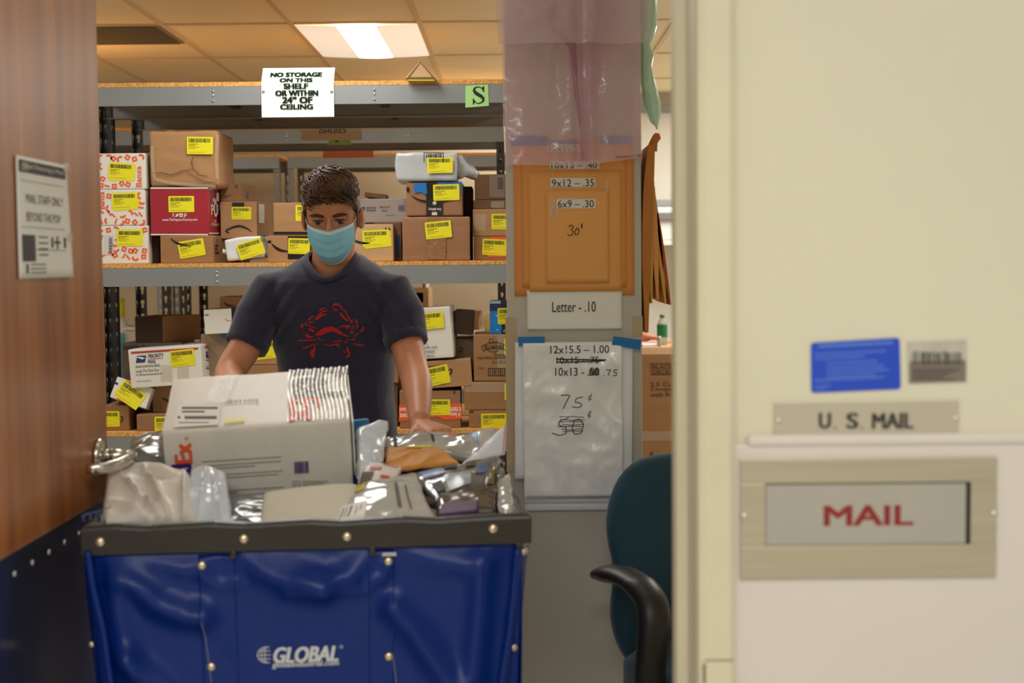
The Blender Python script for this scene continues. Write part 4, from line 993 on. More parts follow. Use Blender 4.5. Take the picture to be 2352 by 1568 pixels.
# ------------------------------------------------------------------ mail heaped in the cart
def film(name, c, rough=.22, **k):
    return mat(name, c, rough, coat=.35, bump=.35, bscale=28, **k)
M_pwht = mat('white_poly', (222, 216, 208), .46, coat=.06, bump=.3, bscale=24); M_pgry = film('grey_poly', (178, 178, 176), .16); M_psil = film('silver_poly', (168, 168, 166), .14)
M_pdrk = film('dark_poly', (36, 36, 36), .2); M_pbw = film('bluish_white_poly', (206, 216, 230), .26); M_pgd = film('dark_grey_poly', (92, 96, 98), .2)
M_kraft = mat('manila_paper', (206, 142, 62), .6, var=.06, vscale=6, bump=.25, bscale=26)
M_offp = mat('off_white_paper', (206, 200, 184), .75, var=.04, vscale=6, bump=.12, bscale=40)
def pouch(name, label, corners, thick, m, amp=.004, fr=14, seed=0, cat='mailer', group=None, sag=0.0, nu=54, nv=44, lip=.08, folds=()):
    """plump mailer between four corner points (TL, TR, BR, BL as pixel x, y and depth)"""
    TL, TR, BR, BL = [at(*c) for c in corners]
    nrm = ((TR - BL).cross(TL - BR)).normalized()
    cen = (TL + TR + BR + BL) / 4
    if nrm.dot(CAM - cen) < 0: nrm = -nrm
    t = thing(name, label, cat, cen, group)
    def P(u, v, s):
        p = TL * (1 - u) * (1 - v) + TR * u * (1 - v) + BR * u * v + BL * (1 - u) * v
        eu = min(u, 1 - u) / lip; ev = min(v, 1 - v) / lip
        k = (1 - max(0, 1 - eu) ** 2) ** .5 * (1 - max(0, 1 - ev) ** 2) ** .5
        b = (math.sin(math.pi * u) * math.sin(math.pi * v)) ** .45
        q = p + Vector((seed * 3.7, 0, 0))
        d = amp * (ridge(q, fr * .6, 3) * 1.3 + nz(q, fr, 2)) * (.35 + .65 * k)
        for fa, fb, fc, fd, famp, fw in folds:
            ex, ey = fc - fa, fd - fb; L2 = ex * ex + ey * ey; tt = max(0, min(1, ((u - fa) * ex + (v - fb) * ey) / L2)); dd = math.hypot(u - fa - ex * tt, v - fb - ey * tt)
            d += famp * math.exp(-dd / fw) * (.3 + .7 * math.sin(math.pi * min(1, tt + .1)))
        edge = Vector((nz(q, 22), nz(q + Vector((9, 0, 0)), 22), nz(q + Vector((0, 9, 0)), 22))) * amp * .7 * (1 - k)
        return p + nrm * (s * thick / 2 * (.7 * b + .3 * k) * (1 if k > 0 else 0) + d) + edge + Vector((0, 0, -sag * math.sin(math.pi * u)))
    g = Geo(); g.grid(lambda u, v: P(u, v, 1), nu, nv, flip=True); g.grid(lambda u, v: P(u, v, -1), nu, nv)
    body = g.build('mailer_body', m, t, True)
    # weld the two skins along their rim
    bm = bmesh.new(); bm.from_mesh(body.data); bmesh.ops.remove_doubles(bm, verts=bm.verts, dist=.00005); bmesh.ops.recalc_face_normals(bm, faces=bm.faces); bm.to_mesh(body.data); bm.free()
    def patch(nm, mats, items, e=.0016):
        """items: (u0, v0, u1, v1, material index) rectangles laid on the front skin"""
        g = Geo()
        for u0, v0, u1, v1, mi in items:
            nn = max(2, int(abs(u1 - u0) * 30)); mm = max(2, int(abs(v1 - v0) * 30))
            g.grid(lambda a, b: P(u0 + (u1 - u0) * a, v0 + (v1 - v0) * b, 1) + nrm * (e + mi * .0006), nn, mm, mi, flip=True)
        return g.build(nm, mats, t, True)
    return t, P, patch
# courier box lying tilted on the heap
aFL = at(371, 991, 2.74); aFR = at(804, 963, 2.79); aBL = at(405, 868, 3.02)
X = (aFR - aFL); Wf = X.length; X.normalize(); Yv = aBL - aFL; Yv -= X * Yv.dot(X); Df = Yv.length; Yv.normalize(); Zv = X.cross(Yv)
Hf = .150
Mx = Matrix(((X.x, Yv.x, Zv.x, 0), (X.y, Yv.y, Zv.y, 0), (X.z, Yv.z, Zv.z, 0), (0, 0, 0, 1)))
o_ = (aFL + aFR) / 2 - Zv * Hf
M_fx = mat('courier_white_carton', (230, 225, 217), .5, var=.03, vscale=3, bump=.12, bscale=60, stretch=(9, 1, 1))
fx = carton('courier_box', 'big white courier box with orange and purple sideways letters, tilted on the heap', 'box', Matrix.Translation(o_) @ Mx, Wf, Df, Hf, M_fx, wear=.003, seed=5, bev=.005)
F = fx['front']; F = Face(F.O + F.N * .0012, F.U, F.V); g = Geo()
g.text(F, 'Ex', 400, 1017, 441, 1064, .0006, 0, .05, rot=90); g.text(F, 'Fed', 396, 1065, 443, 1128, .0006, 1, .05, rot=90)
for x0, x1, y in ((463, 646, 1059), (463, 645, 1069), (463, 586, 1076), (500, 650, 1089), (505, 640, 1096), (520, 651, 1125), (524, 545, 1130)): g.pxpoly(F, [(x0, y), (x1, y - (x1 - x0) * .065), (x1, y + 1.6 - (x1 - x0) * .065), (x0, y + 1.6)], .0005, 2)
rr = random.Random(5); x = 676
while x < 707: bw = rr.choice((1, 1.6, 2.6)); g.pxpoly(F, [(x, 1060 - (x - 676) * .06), (x + bw, 1060 - (x - 676) * .06), (x + bw + 1, 1087 - (x - 676) * .06), (x + 1, 1087 - (x - 676) * .06)], .0005, 1); x += bw + rr.choice((1, 1.5))
g.pxrect(F, 673, 1104, 690, 1120, .0005, 2); g.pxrect(F, 675, 1106, 688, 1118, .0008, 3); g.text(F, 'KS', 677, 1108, 686, 1116, .001, 2, .03)
for k in range(3): g.pxrect(F, 695, 1105 + k * 5 - 2, 755 - k * 12, 1107 + k * 5 - 2, .0005, 4)
g.text(F, '®', 424, 1002, 433, 1011, .0006, 0)
g.build('printing', [M_orange, M_purp, mat('pale_grey_ink', (150, 146, 142), .7), M_fx, mat('paler_grey_ink', (184, 180, 172), .7)], fx['t'])
F = fx['top']; F = Face(F.O + F.N * .0012, F.U, F.V); g = Geo()
g.text(F, 'Ex', 664, 914, 738, 966, .0006, 0, .05, rot=-90); g.text(F, 'Fed', 668, 846, 790, 910, .0006, 1, .05, rot=-90)
g.text(F, 'Extra Large', 520, 916, 592, 925, .0006, 2, .01, rot=180)
g.build('printing', [M_orange, mat('dull_purple_print', (84, 78, 84), .6), mat('pale_grey_ink', (150, 146, 142), .7)], fx['t'])
g = Geo(); g.pxpoly(F, [(398, 982), (502, 976), (508, 926), (408, 930)], .0008, 0)
for x, y, x2, y2 in ((418, 935, 500, 940), (418, 944, 470, 948), (408, 956, 414, 962), (424, 956, 498, 963), (410, 970, 480, 972)): g.pxrect(F, x, y, x2, y2, .0011, 1)
g.build('address_sticker', [M_paper, M_inkg], fx['t'])
g = Geo(); g.pxpoly(F, [(514, 972), (562, 966), (563, 959), (516, 965)], .0009); g.build('yellow_sticker', M_yel, fx['t'])
M_gloss = mat('glossy_clear_tape', (226, 220, 210), .06, alpha=.30, coat=1.0, bump=1.0, bscale=24, stretch=(4, .7, 1), spec=1.0)
def tapegrid(pts, nm):
    g = Geo(); a, b, c, d = [F.px(*p) for p in pts]
    def f(s, t):
        u = (a[0] * (1 - s) + b[0] * s) * (1 - t) + (d[0] * (1 - s) + c[0] * s) * t; v = (a[1] * (1 - s) + b[1] * s) * (1 - t) + (d[1] * (1 - s) + c[1] * s) * t
        return F.p(u, v, .0022 + .0013 * math.sin(s * 46 + 2 * math.sin(t * 5)) + .0008 * nz((u, v, 0), 40))
    g.grid(f, 80, 24, flip=True); g.build(nm, M_gloss, fx['t'], True)
tapegrid([(662, 852), (800, 842), (803, 962), (660, 968)], 'clear_tape'); tapegrid([(498, 864), (548, 860), (520, 925), (470, 928)], 'clear_tape')
g = Geo(); Fr = fx['right']; g.slab(Fr, .0, Hf * .2, Df * .9, Hf * .96, .003, .0012); g.build('side_flap', M_fx, fx['t'])
# mailers
pouch('poly_mailer', 'crumpled white bag bulging over the left front of the cart rim', [(252, 1062, 2.78), (436, 1100, 2.66), (462, 1222, 2.50), (232, 1222, 2.47)], .06, M_pwht, .010, 9, 1, folds=[(.62, 1, .18, .35, .03, .035), (.70, 1, .45, .15, .03, .03), (.55, 1, .05, .75, .02, .03), (.85, 1, .95, .1, .025, .035), (.3, .2, .75, .35, -.02, .05), (.5, .9, .35, .5, -.018, .04)])
pouch('poly_mailer', 'bluish white wrinkled bag between the white bag and the courier box', [(440, 1080, 2.70), (520, 1094, 2.68), (538, 1222, 2.50), (420, 1222, 2.50)], .04, M_pbw, .008, 10, 2, folds=[(.45, .15, .3, 1, .012, .08), (.65, .2, .8, 1, .010, .08), (.1, .4, .9, .3, -.01, .05)])
pouch('poly_mailer', 'dark silver mailer in the gap below the courier box', [(512, 1146, 2.68), (640, 1148, 2.68), (640, 1222, 2.50), (512, 1222, 2.51)], .03, M_pgd, .008, 14, 3)
pouch('paper_mailer', 'flat off-white paper mailer at the rim below the courier box', [(606, 1134, 2.64), (822, 1116, 2.67), (810, 1222, 2.49), (592, 1222, 2.49)], .035, M_offp, .0025, 8, 4)
t, P, patch = pouch('poly_mailer', 'shiny grey mailer with shipping sticker at the front rim right of centre', [(806, 1140, 2.66), (952, 1086, 2.74), (1008, 1216, 2.49), (752, 1222, 2.49)], .035, M_pgry, .010, 9, 5)
patch('address_sticker', [M_paper, M_inkg], [(.06, .60, .34, .96, 0), (.09, .66, .105, .92, 1), (.13, .66, .14, .92, 1), (.17, .66, .19, .92, 1), (.24, .70, .25, .9, 1), (.28, .68, .29, .8, 1)])
patch('printing', [M_inkg], [(.66, .28, .70, .75, 0), (.78, .35, .80, .78, 0)]); patch('yellow_sticker', [mat('ochre_sticker', (196, 170, 20), .5)], [(.10, .06, .26, .24, 0)])
pc = px_carton('flat_box', 'purple box edge at the front rim between grey and dark mailers', 1014, 1172, 1104, 1200, 2.54, .10, mat('purple_carton', (66, 24, 84), .5), z0=.90, roll=6)
t, P, patch = pouch('poly_mailer', 'black glossy mailer with olive patch inside the right of the cart', [(1004, 1120, 2.80), (1158, 1078, 2.92), (1142, 1196, 2.58), (1000, 1200, 2.58)], .03, M_pdrk, .010, 12, 6)
patch('printing', [mat('olive_print', (112, 104, 16), .4)], [(.45, .12, .88, .42, 0)])
t, P, patch = pouch('poly_mailer', 'grey mailer with blue and dark printing, curling up at the cart right side', [(936, 1090, 2.86), (1156, 1058, 2.93), (1118, 1122, 2.74), (1002, 1152, 2.68)], .02, M_pgd, .006, 12, 7)
patch('printing', [mat('mailer_blue', (30, 92, 150), .3), mat('mailer_pale', (150, 160, 176), .3), M_ink], [(.08, .12, .34, .42, 0), (.74, .3, .9, .62, 0), (.3, .5, .68, .9, 1), (.36, .15, .5, .3, 2), (.6, .1, .72, .35, 2), (.1, .6, .25, .85, 2)])
t, P, patch = pouch('padded_envelope', 'manila padded envelope lying behind the grey mailers', [(888, 1034, 3.02), (1006, 1030, 3.06), (1056, 1068, 2.92), (880, 1090, 2.84)], .018, M_kraft, .006, 8, 8, folds=[(.1, .8, .6, .4, .010, .05), (.5, .95, .95, .55, .010, .05), (.2, .3, .8, .15, -.008, .05)])
patch('yellow_sticker', [mat('ochre_yellow', (214, 190, 30), .5)], [(.35, .02, .85, .16, 0)])
t, P, patch = pouch('poly_mailer', 'silvery crumpled mailer beneath the leaning hand', [(884, 1018, 3.20), (1062, 1016, 3.20), (1124, 1060, 3.02), (888, 1056, 3.0)], .04, M_psil, .018, 11, 9)
patch('printing', [M_ink], [(.08, .3, .12, .75, 0), (.5, .3, .53, .6, 0), (.54, .25, .56, .45, 0)])
pouch('poly_mailer', 'bluish white shiny pouch standing right of the courier box', [(816, 992, 2.94), (892, 976, 2.98), (880, 1066, 2.86), (818, 1124, 2.76)], .04, M_pbw, .015, 11, 10)
px_carton('flat_box', 'blue box corner poking up behind the bluish white pouch', 800, 964, 850, 1010, 3.08, .02, mat('bright_blue_carton', (16, 122, 184), .5), roll=6)
t, P, patch = pouch('poly_mailer', 'white mailer with red and grey printing beside the manila envelope', [(838, 1066, 2.82), (924, 1080, 2.84), (900, 1134, 2.70), (814, 1134, 2.68)], .03, M_pwht, .004, 12, 11)
patch('printing', [mat('pink_red_print', (196, 60, 90), .5), M_inkg], [(.2, .3, .5, .42, 0), (.55, .6, .8, .7, 0), (.05, .5, .35, .9, 1), (.5, .12, .9, .16, 0)])
t, P, patch = pouch('paper_envelope', 'white envelope with red edge standing up at the cart right rear', [(1098, 1034, 3.02), (1164, 976, 3.10), (1160, 1044, 2.98), (1058, 1070, 2.90)], .012, M_pbw, .003, 8, 12, cat='envelope')
patch('printing', [mat('pink_red_print', (196, 60, 90), .5)], [(.955, .02, .985, .98, 0), (.22, .1, .25, .6, 0)])
t, P, patch = pouch('poly_mailer', 'pale grey mailer with a blue triangle at the cart rear right corner', [(1062, 1010, 3.14), (1136, 984, 3.16), (1146, 1034, 3.08), (1058, 1052, 3.02)], .02, M_pgry, .004, 10, 13)
patch('printing', [mat('mailer_blue2', (20, 120, 180), .4)], [(.3, .1, .48, .95, 0), (.0, .05, .3, .14, 0)])
pouch('poly_mailer', 'dark silver bag behind the door lever at the cart left', [(302, 1034, 2.98), (384, 1004, 3.00), (384, 1100, 2.78), (288, 1090, 2.80)], .06, M_pgd, .012, 10, 14)
pouch('poly_mailer', 'small silver wrapper squeezed into the front right cart corner', [(1140, 1112, 2.74), (1172, 1104, 2.76), (1184, 1200, 2.50), (1150, 1200, 2.50)], .03, M_psil, .010, 16, 15)
# mail lying deeper in the cart, seen in the gaps
rr = random.Random(4)
for k, (a, b) in enumerate(((.12, .2), (.38, .18), (.6, .2), (.2, .5), (.48, .5), (.62, .62), (.2, .72), (.42, .74))):
    c = cpt(a, b, .875); q = rr.uniform(-.4, .4); hx, hy = .13, .11
    TLq = [c + (ux * math.cos(q) + uy * math.sin(q)) * sx * hx + (uy * math.cos(q) - ux * math.sin(q)) * sy * hy for sx, sy in ((-1, 1), (1, 1), (1, -1), (-1, -1))]
    d_ = ('black', 'grey', 'dark grey')[k % 3]
    t = thing('poly_mailer', None, 'mailer', c, 'mailers deep in the cart'); t['label'] = 'dull mailer lying deep under the heap in the blue cart'
    g = Geo()
    def fP(u, v, s): return TLq[0] * (1 - u) * (1 - v) + TLq[1] * u * (1 - v) + TLq[2] * u * v + TLq[3] * (1 - u) * v + Vector((0, 0, s * .02 * (math.sin(math.pi * u) * math.sin(math.pi * v)) ** .5 + .006 * nz((u * 3, v * 3, k), 2)))
    g.grid(lambda u, v: fP(u, v, 1), 14, 12, flip=True); g.grid(lambda u, v: fP(u, v, -1), 14, 12); g.build('mailer_body', (M_pdrk, M_psil, M_pgd)[k % 3], t, True)

# ------------------------------------------------------------------ corridor wall: mail slot and signs
FW = Face((0, FY - .0005, 0), (1, 0, 0), (0, 0, 1)); FL_ = Face((0, FY - .009, 0), (1, 0, 0), (0, 0, 1))
M_alu = mat('brushed_aluminium', (190, 182, 160), .42, metal=.55, var=.06, vscale=8, stretch=(.4, 4, 14), bump=.02, bscale=80)
M_alu2 = mat('satin_flap', (186, 182, 176), .38, metal=.5, var=.05, vscale=7)
M_dkred = mat('dark_red_enamel', (140, 34, 34), .5)
t = thing('mail_slot', 'brushed metal mail slot with a hinged plate reading MAIL in red', 'mail slot', FL_.p(*FL_.px(1994, 1326)))
u0, v0 = FL_.px(1699, 1328); u1, v1 = FL_.px(2289, 1047); a0, b0 = FL_.px(1757, 1253); a1, b1 = FL_.px(2228, 1105)
g = Geo(); g.slab(FL_, u0, v0, u1, b0, .005); g.slab(FL_, u0, b1, u1, v1, .005); g.slab(FL_, u0, b0, a0, b1, .005); g.slab(FL_, a1, b0, u1, b1, .005)
fr = g.build('slot_frame', M_alu, t); bevel(fr, .0012)
g = Geo(); g.slab(FL_, a0 + .001, b0 + .001, a1 - .006, b1 - .002, .0022); g.build('flap', M_alu2, t)
g = Geo(); g.slab(FL_, a0, b0, a1, b1, .0008); g.build('slot_gap_shadow', M_ink, t)  # black sheet painted in for the shadow gap around the flap
g = Geo(); g.text(FL_, 'MAIL', 1891, 1159, 2097, 1206, .0028, 0, .05); g.build('lettering', M_dkred, t)
for x, y in ((1708, 1184), (2281, 1178)):
    g = Geo(); u, v = FL_.px(x, y); g.ball(FL_.p(u, v, .005), (.0048, .0028, .0048), 14, 8); g.build('screw', M_zinc, t, True)
t = thing('sign_plate', 'narrow metal plate reading U. S. MAIL above the mail slot', 'sign', FW.p(*FW.px(1990, 1006)))
u0, v0 = FW.px(1777, 1008); u1, v1 = FW.px(2202, 918)
g = Geo(); g.slab(FW, u0, v0, u1, v1, .003); bevel(g.build('plate', mat('sign_aluminium', (202, 194, 178), .4, metal=.5, var=.05, vscale=6), t), .001)
g = Geo()
for s_, x0_, x1_ in (('U', 1879, 1908), ('.', 1914, 1919), ('S', 1942, 1971), ('.', 1976, 1981), ('MAIL', 2001, 2097)): g.text(FW, s_, x0_, 947 if s_ != '.' else 979, x1_, 984, .0034, 0, .05)
g.build('lettering', mat('dark_grey_letter', (52, 48, 44), .5), t)
for x, y in ((1788, 966), (2194, 961)):
    g = Geo(); u, v = FW.px(x, y); g.ball(FW.p(u, v, .003), (.004, .0022, .004), 12, 6); g.build('screw', M_zinc, t, True)
t = thing('sticker', 'bright blue sticker with faint white lines above the metal plate', 'sticker', FW.p(*FW.px(1965, 900)))
P4 = [FW.px(*p) for p in ((1863, 902), (2069, 893), (2066, 775), (1862, 787))]
def rounded(P, r, n=4):
    out = []
    for i in range(len(P)):
        p0, p1, p2 = Vector(P[i - 1]), Vector(P[i]), Vector(P[(i + 1) % len(P)])
        a = (p0 - p1).normalized(); b = (p2 - p1).normalized()
        for k in range(n + 1):
            s = k / n; q = p1 + a * r * (1 - s) ** 2 + b * r * s ** 2; out.append((q.x, q.y))
    return out
g = Geo(); g.poly(FW, rounded(P4, .005), .0012); o = g.build('sticker_sheet', mat('bright_blue_sticker', (24, 70, 196), .5), t); so = o.modifiers.new('t', 'SOLIDIFY'); so.thickness = .001; so.offset = -1
g = Geo()
for x0, x1, y, h in ((1878, 2050, 791, 7), (1870, 2035, 808, 4), (1870, 1985, 818, 4), (1898, 2015, 830, 4), (1898, 2030, 841, 4), (1898, 2040, 851, 4), (1898, 2010, 861, 4), (1870, 2030, 868, 4), (1870, 1908, 880, 3), (1870, 1900, 888, 3)):
    g.pxpoly(FW, [(x0, y + 8 - (x0 - 1863) * .05), (x1, y + 8 - (x1 - 1863) * .05), (x1, y + 8 - h - (x1 - 1863) * .05), (x0, y + 8 - h - (x0 - 1863) * .05)], .0015)
g.build('printing', mat('faint_blue_print', (84, 120, 214), .5), t)
t = thing('sticker', 'grey sticker with dark smudged bar code beside the bright blue one', 'sticker', FW.p(*FW.px(2153, 880)))
g = Geo(); g.pxpoly(FW, [(2087, 881), (2220, 877), (2220, 780), (2084, 785)], .0012); o = g.build('sticker_sheet', mat('grey_paper_sticker', (186, 182, 172), .6, var=.1, vscale=30), t); so = o.modifiers.new('t', 'SOLIDIFY'); so.thickness = .001; so.offset = -1
g = Geo(); g.pxpoly(FW, [(2088, 879), (2218, 875), (2218, 826), (2088, 830)], .0015, 0); rr = random.Random(8); x = 2095
while x < 2205: bw = rr.choice((2, 3, 5, 8)); g.pxrect(FW, x, 808 + rr.uniform(-3, 3), min(x + bw, 2207), 838, .0018, 1); x += bw + rr.choice((2, 3, 5))
for k in range(5): g.pxrect(FW, 2095, 846 + k * 6, 2205 - (k * 13) % 40, 849 + k * 6, .0018, 1)
g.build('printing', [mat('brown_grey_print', (124, 112, 104), .6), mat('dark_brown_print', (78, 68, 64), .6)], t)

# ------------------------------------------------------------------ papers on the partition end
FP = Face((0, PY - .0005, 0), (1, 0, 0), (0, 0, 1))
M_man = [mat('manila_orange', (222, 146, 76), .62, var=.04, vscale=6), mat('manila_amber', (224, 152, 78), .6, var=.04, vscale=6), mat('manila_gold', (228, 160, 82), .6, var=.04, vscale=6), mat('manila_light', (230, 164, 86), .6, var=.04, vscale=6)]
M_strip = mat('label_strip', (222, 214, 204), .5)
def paper(name, label, cat, x0, y0, x1, y1, e0, th, m, n=18, curl=.0, wr=.0, part_='sheet', seed=0, skew=0):
    u0, v0 = FP.px(x0, y1); u1, v1 = FP.px(x1, y0)
    t = thing(name, label, cat, FP.p((u0 + u1) / 2, v0, e0))
    def f(s, q):
        u = u0 + (u1 - u0) * s + skew * (1 - q); v = v0 + (v1 - v0) * q
        return FP.p(u, v, e0 + th + curl * (1 - q) ** 2 + wr * (ridge((u + seed, v, seed), 7, 3) + 1) * .5)
    g = Geo(); g.grid(f, n, n); o = g.build(part_, m, t, True); so = o.modifiers.new('t', 'SOLIDIFY'); so.thickness = max(th * .9, .0005); so.offset = -1
    f.r = (u0, v0, u1, v1, skew)
    return t, f
def onpaper(g, f, eps=.0006):
    u0, v0, u1, v1, skew = f.r
    for i, p in enumerate(g.v):
        q = p - FP.O; e = q.dot(FP.N); vv = (q.dot(FP.V) - v0) / (v1 - v0); uu = (q.dot(FP.U) - skew * (1 - vv) - u0) / (u1 - u0)
        g.v[i] = f(uu, vv) + FP.N * (eps + e)
E_ = dict(a=.001, b=.004, c=.007, d=.010)
ta, _ = paper('envelope', 'largest manila envelope taped up behind the pink plastic', 'envelope', 1182, 316, 1455, 680, .0, .003, M_man[0])
tb, _ = paper('envelope', 'manila envelope priced at .40, second largest on the grey partition', 'envelope', 1201, 352, 1437, 660, .004, .003, M_man[1])
tc, _ = paper('envelope', 'manila envelope priced at .35, second smallest on the grey partition', 'envelope', 1216, 392, 1427, 670, .008, .003, M_man[2])
td, _ = paper('envelope', 'smallest manila envelope, handwritten 30 cents, on the grey partition', 'envelope', 1255, 437, 1397, 650, .012, .003, M_man[3])
te, _ = paper('envelope', 'white letter envelope below the manila envelopes, priced at .10', 'envelope', 1211, 664, 1428, 757, .004, .003, M_paper)
def strip_label(t, s, x0, y0, x1, y1, e, tx):
    g = Geo(); g.pxrect(FP, x0, y0, x1, y1, e, 0); g.text(FP, s, *tx, e + .0004, 1, .005); g.build('price_label', [M_strip, M_ink], t)
strip_label(ta, '12x15.5', 1257, 332, 1330, 350, .0042, (1262, 334, 1326, 348))
strip_label(tb, '10x13 – .40', 1262, 370, 1376, 388, .0082, (1266, 373, 1371, 387))
strip_label(tc, '9x12 – .35', 1264, 409, 1367, 430, .0122, (1267, 412, 1364, 429))
strip_label(td, '6x9 – .30', 1278, 457, 1367, 479, .0162, (1281, 460, 1363, 477))
g = Geo(); g.text(FP, 'Letter - .10', 1268, 692, 1368, 716, .0082, 0, .005); g.build('lettering', M_ink, te)
def pen(g, pts, e, w_=.0022): g.stroke(FP, lerp_list(pts, len(pts) * 3), w_, e)
g = Geo(); E4 = .0164
pen(g, [(1305, 521), (1312, 517), (1317, 521), (1311, 528), (1317, 532), (1313, 540), (1306, 541), (1303, 538)], E4)
pen(g, [(1325, 523), (1320, 531), (1321, 540), (1327, 538), (1330, 529), (1325, 523)], E4); pen(g, [(1337, 516), (1334, 519), (1337, 522)], E4); pen(g, [(1336, 513), (1335, 525)], E4)
g.build('handwriting', M_ink, td)
g = Geo()
for x0, y0, x1, y1 in ((1262, 455, 1275, 495), (1290, 452, 1330, 458), (1268, 480, 1280, 500), (1372, 462, 1378, 470), (1390, 418, 1396, 440)): g.pxrect(FP, x0, y0, x1, y1, .0172)
g.build('clear_tape', M_gloss, td)
for (x0, y0, x1, y1) in ((1172, 313, 1256, 335), (1378, 312, 1450, 331), (1257, 322, 1327, 331)):
    g = Geo(); g.pxrect(FP, x0, y0, x1, y1, .0042); g.build('blue_tape', M_btape, ta)
# white plastic mailers taped below
M_poly = mat('white_poly_sheet', (238, 240, 244), .3, coat=.2, bump=.3, bscale=22)
t3, _ = paper('poly_mailer', 'rearmost white mailer, lowest hem, taped on the grey partition', 'mailer', 1206, 800, 1402, 1171, .001, .003, M_poly, 30, .004, .003, 'mailer_body', 1)
t2, _ = paper('poly_mailer', 'middle white mailer whose hem shows between two others on the partition', 'mailer', 1204, 795, 1412, 1153, .006, .003, M_poly, 30, .005, .003, 'mailer_body', 2)
t1, _ = paper('poly_mailer', 'wide white mailer behind the priced one, taped up with blue tape', 'mailer', 1186, 783, 1452, 1096, .011, .003, M_poly, 34, .006, .006, 'mailer_body', 3, -.004)
t0, f0 = paper('poly_mailer', 'front white mailer with printed and handwritten prices on the partition', 'mailer', 1204, 784, 1426, 1134, .018, .003, M_poly, 60, .008, .022, 'mailer_body', 4)
for pts in ([(1189, 772), (1251, 771), (1249, 793), (1191, 793)], [(1407, 770), (1471, 779), (1467, 802), (1403, 790)]):
    g = Geo(); g.pxpoly(FP, pts, .034); o = g.build('blue_tape', M_btape, t1); so = o.modifiers.new('t', 'SOLIDIFY'); so.thickness = .001
g = Geo(); E0 = .0
g.text(FP, '12x15.5 – 1.00', 1263, 791, 1397, 809, E0, 0, .008); g.text(FP, '10x15 - .75', 1277, 817, 1374, 832, E0, 0, .012); g.text(FP, '10x13 - .50', 1274, 841, 1374, 860, E0, 0, .006)
onpaper(g, f0); g.build('lettering', M_ink, t0)
g = Geo()
pen(g, [(1276, 822), (1320, 823), (1390, 824)], E0 + .0004, .0035); pen(g, [(1278, 829), (1330, 828), (1386, 826)], E0 + .0004, .003)
for k in range(4): pen(g, [(1351, 846 + k * 4), (1374, 845 + k * 4)], E0 + .0004, .003)
pen(g, [(1384, 859), (1386, 860)], E0); pen(g, [(1390, 847), (1400, 846), (1394, 860)], E0); pen(g, [(1416, 846), (1408, 847), (1407, 852), (1414, 853), (1413, 859), (1405, 860)], E0)
pen(g, [(1287, 904), (1308, 903), (1300, 918), (1292, 935)], E0); pen(g, [(1337, 908), (1322, 911), (1319, 920), (1331, 921), (1335, 928), (1326, 932), (1312, 930)], E0)
pen(g, [(1357, 904), (1350, 908), (1350, 914), (1357, 913)], E0, .0016); pen(g, [(1357, 900), (1351, 918)], E0, .0016)
pen(g, [(1356, 942), (1349, 946), (1349, 952), (1356, 951)], E0, .0016); pen(g, [(1354, 938), (1350, 957)], E0, .0016)
pen(g, [(1305, 955), (1284, 962), (1282, 972), (1298, 976), (1300, 990), (1284, 995), (1267, 990)], E0); pen(g, [(1318, 960), (1312, 978), (1318, 993), (1333, 990), (1339, 970), (1330, 958), (1318, 960)], E0)
for k, (a, b) in enumerate(((1284, 1340), (1286, 1342), (1282, 1338), (1290, 1340), (1280, 1336), (1288, 1334), (1292, 1338))): pen(g, [(a, 953 + k * 5.5), ((a + b) / 2, 952 + k * 5.5 + (k % 2) * 3), (b, 954 + k * 5.2)], E0 + .0003, .0016)
onpaper(g, f0, .0008); g.build('handwriting', M_ink, t0)
M_mask = mat('tan_masking_tape', (190, 170, 138), .7)
for lab, x0, y0, x1, y1 in (('tan tape strip down the left edge of the grey partition', 1164, 728, 1186, 1085), ('tan tape patch at the right edge of the grey partition', 1453, 726, 1476, 772)):
    t = thing('tape_strip', lab, 'tape', FP.p(*FP.px((x0 + x1) / 2, y1))); g = Geo(); g.pxslab(FP, x0, y0, x1, y1, .0006); g.build('tape', M_mask, t)
# pink packing plastic hanging in front
def hang(name, label, outline, e0, m, seed, fold, amp=.010, rows=60, cols=50, cat='packing plastic'):
    """outline: list of (y, x_left, x_right) in photo pixels on the partition plane"""
    ym = outline[-1][0]; xm = (outline[-1][1] + outline[-1][2]) / 2
    t = thing(name, label, cat, FP.p(*FP.px(xm, ym), e0))
    def f(s, q):
        y = outline[0][0] + (ym - outline[0][0]) * q
        for i in range(len(outline) - 1):
            if outline[i][0] <= y <= outline[i + 1][0] + 1e-6: break
        a, b = outline[i], outline[i + 1]; k = (y - a[0]) / max(1e-6, b[0] - a[0])
        xl = a[1] + (b[1] - a[1]) * k; xr = a[2] + (b[2] - a[2]) * k
        yy = y + (fold(s) if q > .97 else 0)
        u, v = FP.px(xl + (xr - xl) * s, yy)
        d = amp * (ridge((u * 1.0, v * .45, seed), 9, 3) + .7 * nz((u, v, seed + 3), 22, 3))
        d += .022 * math.exp(-((s - .62) / .05) ** 2) - .012 * math.exp(-((s - .54) / .03) ** 2) + .010 * math.sin(s * 9 + seed)
        return FP.p(u, v, e0 + d)
    g = Geo(); g.grid(f, cols, rows, flip=True); g.build('plastic_sheet', m, t, True)
    return t
M_pink = mat('pink_translucent_plastic', (230, 192, 206), .16, alpha=.5, coat=.3, bump=.5, bscale=30, spec=.6)
M_pink2 = mat('pale_pink_plastic', (226, 200, 212), .2, alpha=.42, coat=.3, bump=.5, bscale=30, spec=.6)
ytop = -120
hang('packing_plastic', 'long pink translucent plastic sheet hanging over the manila envelopes', [(ytop, 1150, 1462), (112, 1153, 1465), (300, 1156, 1470), (382, 1162, 1472)], .040, M_pink, 1, lambda s: -18 * max(0, s - .6) / .4)
